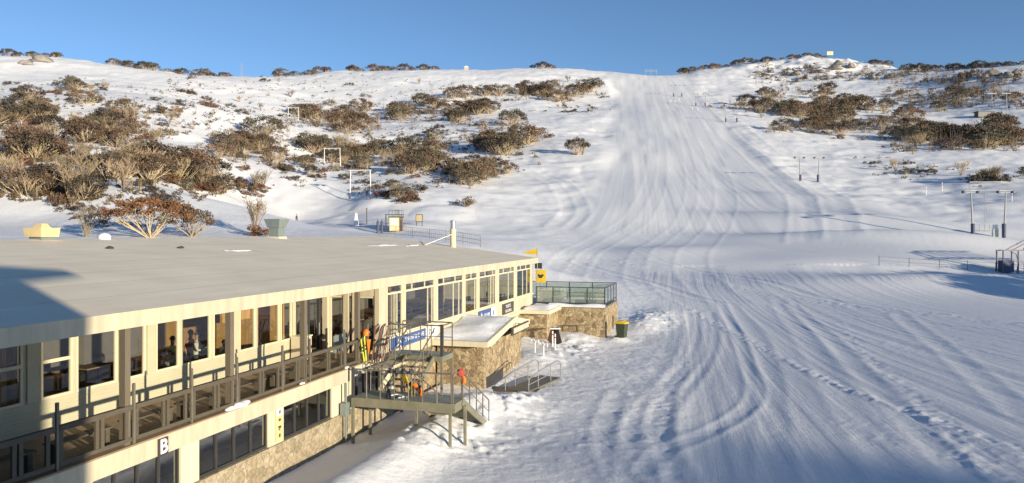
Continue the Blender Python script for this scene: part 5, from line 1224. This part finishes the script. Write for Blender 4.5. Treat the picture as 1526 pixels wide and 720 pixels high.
# hut with frame, boom and side boards near the lift base
p = at(590, 129); t = thing('lift_hut', 'small cream lift hut with dark frame and roof platform', 'hut', p, R(10))
MB().box(-1.1, .5, -1.0, 1.0, 0, 2.3).build('wall', 'hut cream', t); MB().box(.5, 1.15, -1.0, 1.0, 0, 2.3).build('side_wall', 'ski brown', t); MB().box(-1.25, 1.3, -1.2, 1.2, 2.3, 2.48).build('roof', 'dark steel', t)
MB().box(-1.8, -1.6, -1.1, -.9, 0, 2.7).build('frame_leg', 'dark steel', t); MB().box(-1.8, 1.3, -1.1, -.9, 2.7, 2.85).build('frame_beam', 'dark steel', t)
MB().box(-.2, .6, -.5, .5, 2.85, 3.7).build('motor_housing', 'grey vent', t); MB().box(-.8, .2, -1.03, -1.001, 1.1, 1.9).build('window', 'white paint', t); MB().box(.7, 1.0, -1.03, -1.001, 0, 1.9).build('door', 'dark frame', t)
mb = MB()
for x in (-1.2, -.6, .9, 1.2): mb.tube([(x, -1.1, 2.48), (x, -1.1, 3.5)], .03, 6)
mb.tube([(-1.2, -1.1, 3.5), (1.2, -1.1, 3.5)], .03, 6); mb.build('railing', 'dark steel', t)
for i, px in enumerate((563, 569)):
    t = thing('padded_post', ['left dark padded post before the lift hut', 'right dark padded post before the lift hut'][i], 'post', at(px, 127)); MB().lathe([(.2, -.3), (.22, 1.9), (.1, 2.1), (.001, 2.15)], 10).build('pad', 'pad blue', t, True); MB().tube([(0, 0, 1.9), (0, 0, 2.5)], .05).build('pole', 'dark steel', t)
t = thing('trail_board', 'brown trail map board on legs right of the lift hut', 'sign', at(625, 131), R(-15))
for s in (-.5, .5): MB().tube([(s, 0, -.3), (s, 0, 2.0)], .06).build('leg', 'dark steel', t)
MB().box(-.65, .65, -.08, -.03, .7, 2.0).build('board', 'sign dark', t); MB().box(-.55, .55, -.10, -.081, .8, 1.9).build('map', 'hut cream', t)
t = thing('loading_boom', 'white foot and long steel boom of the lift return left of the hut', 'lift boom', at(531, 138))
MB().add([(-.5, -.3, -.3), (.5, -.3, -.3), (.5, .3, -.3), (-.5, .3, -.3), (-.12, -.1, 2.3), (.12, -.1, 2.3), (.12, .1, 2.3), (-.12, .1, 2.3)], [(0, 3, 2, 1), (4, 5, 6, 7), (0, 1, 5, 4), (1, 2, 6, 5), (2, 3, 7, 6), (3, 0, 4, 7)]).build('foot', 'white paint', t)
MB().beam((-2.0, 0, 2.4), (1.9, 0, 2.7), .14).build('boom', 'lift steel', t); MB().tube([(1.9, 0, -.4), (1.9, 0, 3.2)], .10, 8).build('mast', 'dark steel', t); MB().tube([(1.9, 0, 3.1), (-1.0, 0, 2.55)], .03, 6).build('stay', 'lift steel', t)
MB().lathe([(.6, 0), (.62, .25), (.5, .4)], 14, (1.0, .4, -.05)).build('bullwheel_cover', 'pad blue', t)
person('person', 'person in dark clothing walking across the snow behind the roof', at(442, 151), R(60), body('walk', 'swing'), ['skin', 'jacket dark', 'trousers', 'chair black'])
# top station, mast, billboard and hut on the skyline
def crest(px):
    _, _, c = ground([px], [300]); d = c[0]; x = (px - CX) / F * d; return Vector((x, d, gz(x, d)))
p = crest(970); t = thing('top_station', 'pale steel frame of the lift top station on the skyline', 'lift station', p)
for x in (-3.6, 0, 3.6): MB().tube([(x, 0, -1.5), (x, 0, 3.6)], .13, 6).build('leg', 'lift steel', t)
mb = MB(); mb.beam((-4.4, 0, 3.6), (4.4, 0, 3.6), .22); mb.beam((-4.4, 0, 2.6), (4.4, 0, 2.6), .14); mb.build('frame', 'lift steel', t)
p = crest(1237); t = thing('billboard', 'pale square board on legs at the top of the right knob', 'board', p)
for s in (-1.5, 1.5): MB().tube([(s, 0, -1), (s, 0, 3)], .12, 6).build('leg', 'lift steel', t)
MB().box(-2.4, 2.4, -.1, .1, 2.2, 5.0).build('panel', 'tan vent', t)
p = crest(360); t = thing('radio_mast', 'faint lattice mast on the left skyline', 'mast', p)
for a in range(3): MB().beam((.8 * math.cos(a * 2.09), .8 * math.sin(a * 2.09), -2), (.25 * math.cos(a * 2.09), .25 * math.sin(a * 2.09), 8), .08).build('leg', 'lift steel', t)
mb = MB()
for k in range(8): z = k; mb.beam((-.6 + .05 * k, 0, z), (.6 - .05 * k, 0, z + .9), .06)
mb.build('lattice', 'lift steel', t)
p = crest(695); t = thing('skyline_hut', 'tiny pale hut on the middle skyline', 'hut', p); MB().box(-1.4, 1.4, -1, 1, -.5, 1.6).build('wall', 'lodge render', t); MB().prism([(-1.7, 1.6), (1.7, 1.6), (0, 2.4)], 'y', -1.2, 1.2).build('roof', 'white paint', t)
p = at(1476, 345); t = thing('skyline_pylon', 'white lift pylon among the scrub at the right', 'lift tower', at(1500, 330)); MB().tube([(0, 0, -1), (0, 0, 9)], [.2, .14], 8).build('pole', 'lift steel', t); MB().beam((-2.0, 0, 9), (2.0, 0, 9), .25).build('crossarm', 'lift steel', t)
t = thing('skyline_pylon', 'shorter white lift pylon left of the tall one in the scrub', 'lift tower', at(1478, 345)); MB().tube([(0, 0, -1), (0, 0, 7)], [.2, .14], 8).build('pole', 'lift steel', t); MB().beam((-2.0, 0, 7), (2.0, 0, 7), .25).build('crossarm', 'lift steel', t)
t = thing('lift_shed', 'dark open shed among the scrub at the right', 'shed', at(1472, 330)); MB().box(-5, 2.0, -1.5, 1.5, -.5, 1.7).build('wall', 'sign dark', t); MB().prism([(-5.4, 1.7), (2.5, 1.7), (2.5, 1.8), (-5.4, 2.0)], 'y', -2, 2).build('roof', 'sign dark', t)
# white marker poles along the run
for i, (px, py) in enumerate([(1380, 291), (1404, 284), (1508, 300), (1000, 151), (1006, 152), (1012, 150), (998, 153), (1032, 163), (1040, 165)]):
    q = atp(px, py); t = thing('marker_pole', 'white marker pole on the right slope' if i < 3 else 'white marker pole near the top of the run', 'pole', q, 0, 'marker poles on the right slope' if i < 3 else 'marker poles near the top of the run')
    MB().tube([(0, 0, -.4), (0, 0, 2.0 if i < 3 else 1.6)], .08 if i < 3 else .10, 8).build('shaft', 'white paint', t); MB().tube([(0, 0, 1.2), (0, 0, 1.5)], .09 if i < 3 else .11, 8).build('band', 'dark steel' if i > 2 else 'orange', t)
# off to the right, outside the picture: snow gums added for the shadows they throw into it
for i, (x, y, h) in enumerate([(71, 76, 6.0), (77, 70, 7.5), (84, 64, 8.6)]):
    put('gum', (x, y, gz(x, y) - .1), h, 'unseen snow gum added in a grove right of the viewpoint for its shadow', 'snow gums added for shadow right of the viewpoint', np.random.default_rng(i), 1 + i)

# outside the picture, far behind on the right: a knoll and block, both added to lay soft-edged shade on the near snow
kx, ky = .689 * 24.6 + .725 * 185, .725 * 24.6 - .689 * 185
vs = []; fs = []; nr_, na_ = 14, 40
for i in range(nr_ + 1):
    r_ = 75.0 * i / nr_
    for k in range(na_): a_ = 6.2832 * k / na_; vs.append((kx + r_ * math.cos(a_), ky + r_ * math.sin(a_), -8.65 + 16.1 * math.exp(-(max(0, r_ - 14) / 24) ** 2)))
for i in range(nr_):
    for k in range(na_): fs.append((i * na_ + k, i * na_ + (k + 1) % na_, (i + 1) * na_ + (k + 1) % na_, (i + 1) * na_ + k))
tag(MB().add(vs, fs).build('hill', 'loose snow', None, True), None, None, None, 'structure')  # knoll added to raise the shade-casting block
t = thing('shade_block', 'unseen pale block added on a knoll far behind the viewpoint for its shade', 'shade caster', (kx, ky, 7.2), math.atan2(-.689, .725))
MB().box(-7, 7, -5.2, 5.2, -1, 11.0).build('wall', 'lodge render', t); MB().prism([(-5.8, 11.0), (5.8, 11.0), (3.2, 12.3), (-3.2, 12.3)], 'x', -7.5, 7.5).build('roof', 'roof membrane', t)
for z in (1, 4, 7):
    for y in (-4, -1.2, 1.6): o = MB().box(-7.06, -7.0, y, y + 1.8, z, z + 1.6).build('window', 'cream trim', t); MB().box(-7.08, -7.061, y + .1, y + 1.7, z + .1, z + 1.5).build('pane', 'dark frame', o)
for i, (x, y, h) in enumerate([(78, 80, 7.0), (85, 79, 8.2), (92, 80, 8.8), (99, 79, 8.2), (106, 80, 9), (114, 79, 8.5), (122, 80, 9)]):  # row of unseen gums added to lay shadow bands across the right-hand snow
    put('gum', (x, y, gz(x, y) - .1), h, 'unseen snow gum added in a row right of the viewpoint for its shadow', 'row of snow gums added for shadow right of the viewpoint', np.random.default_rng(80 + i), 1 + i % 5)
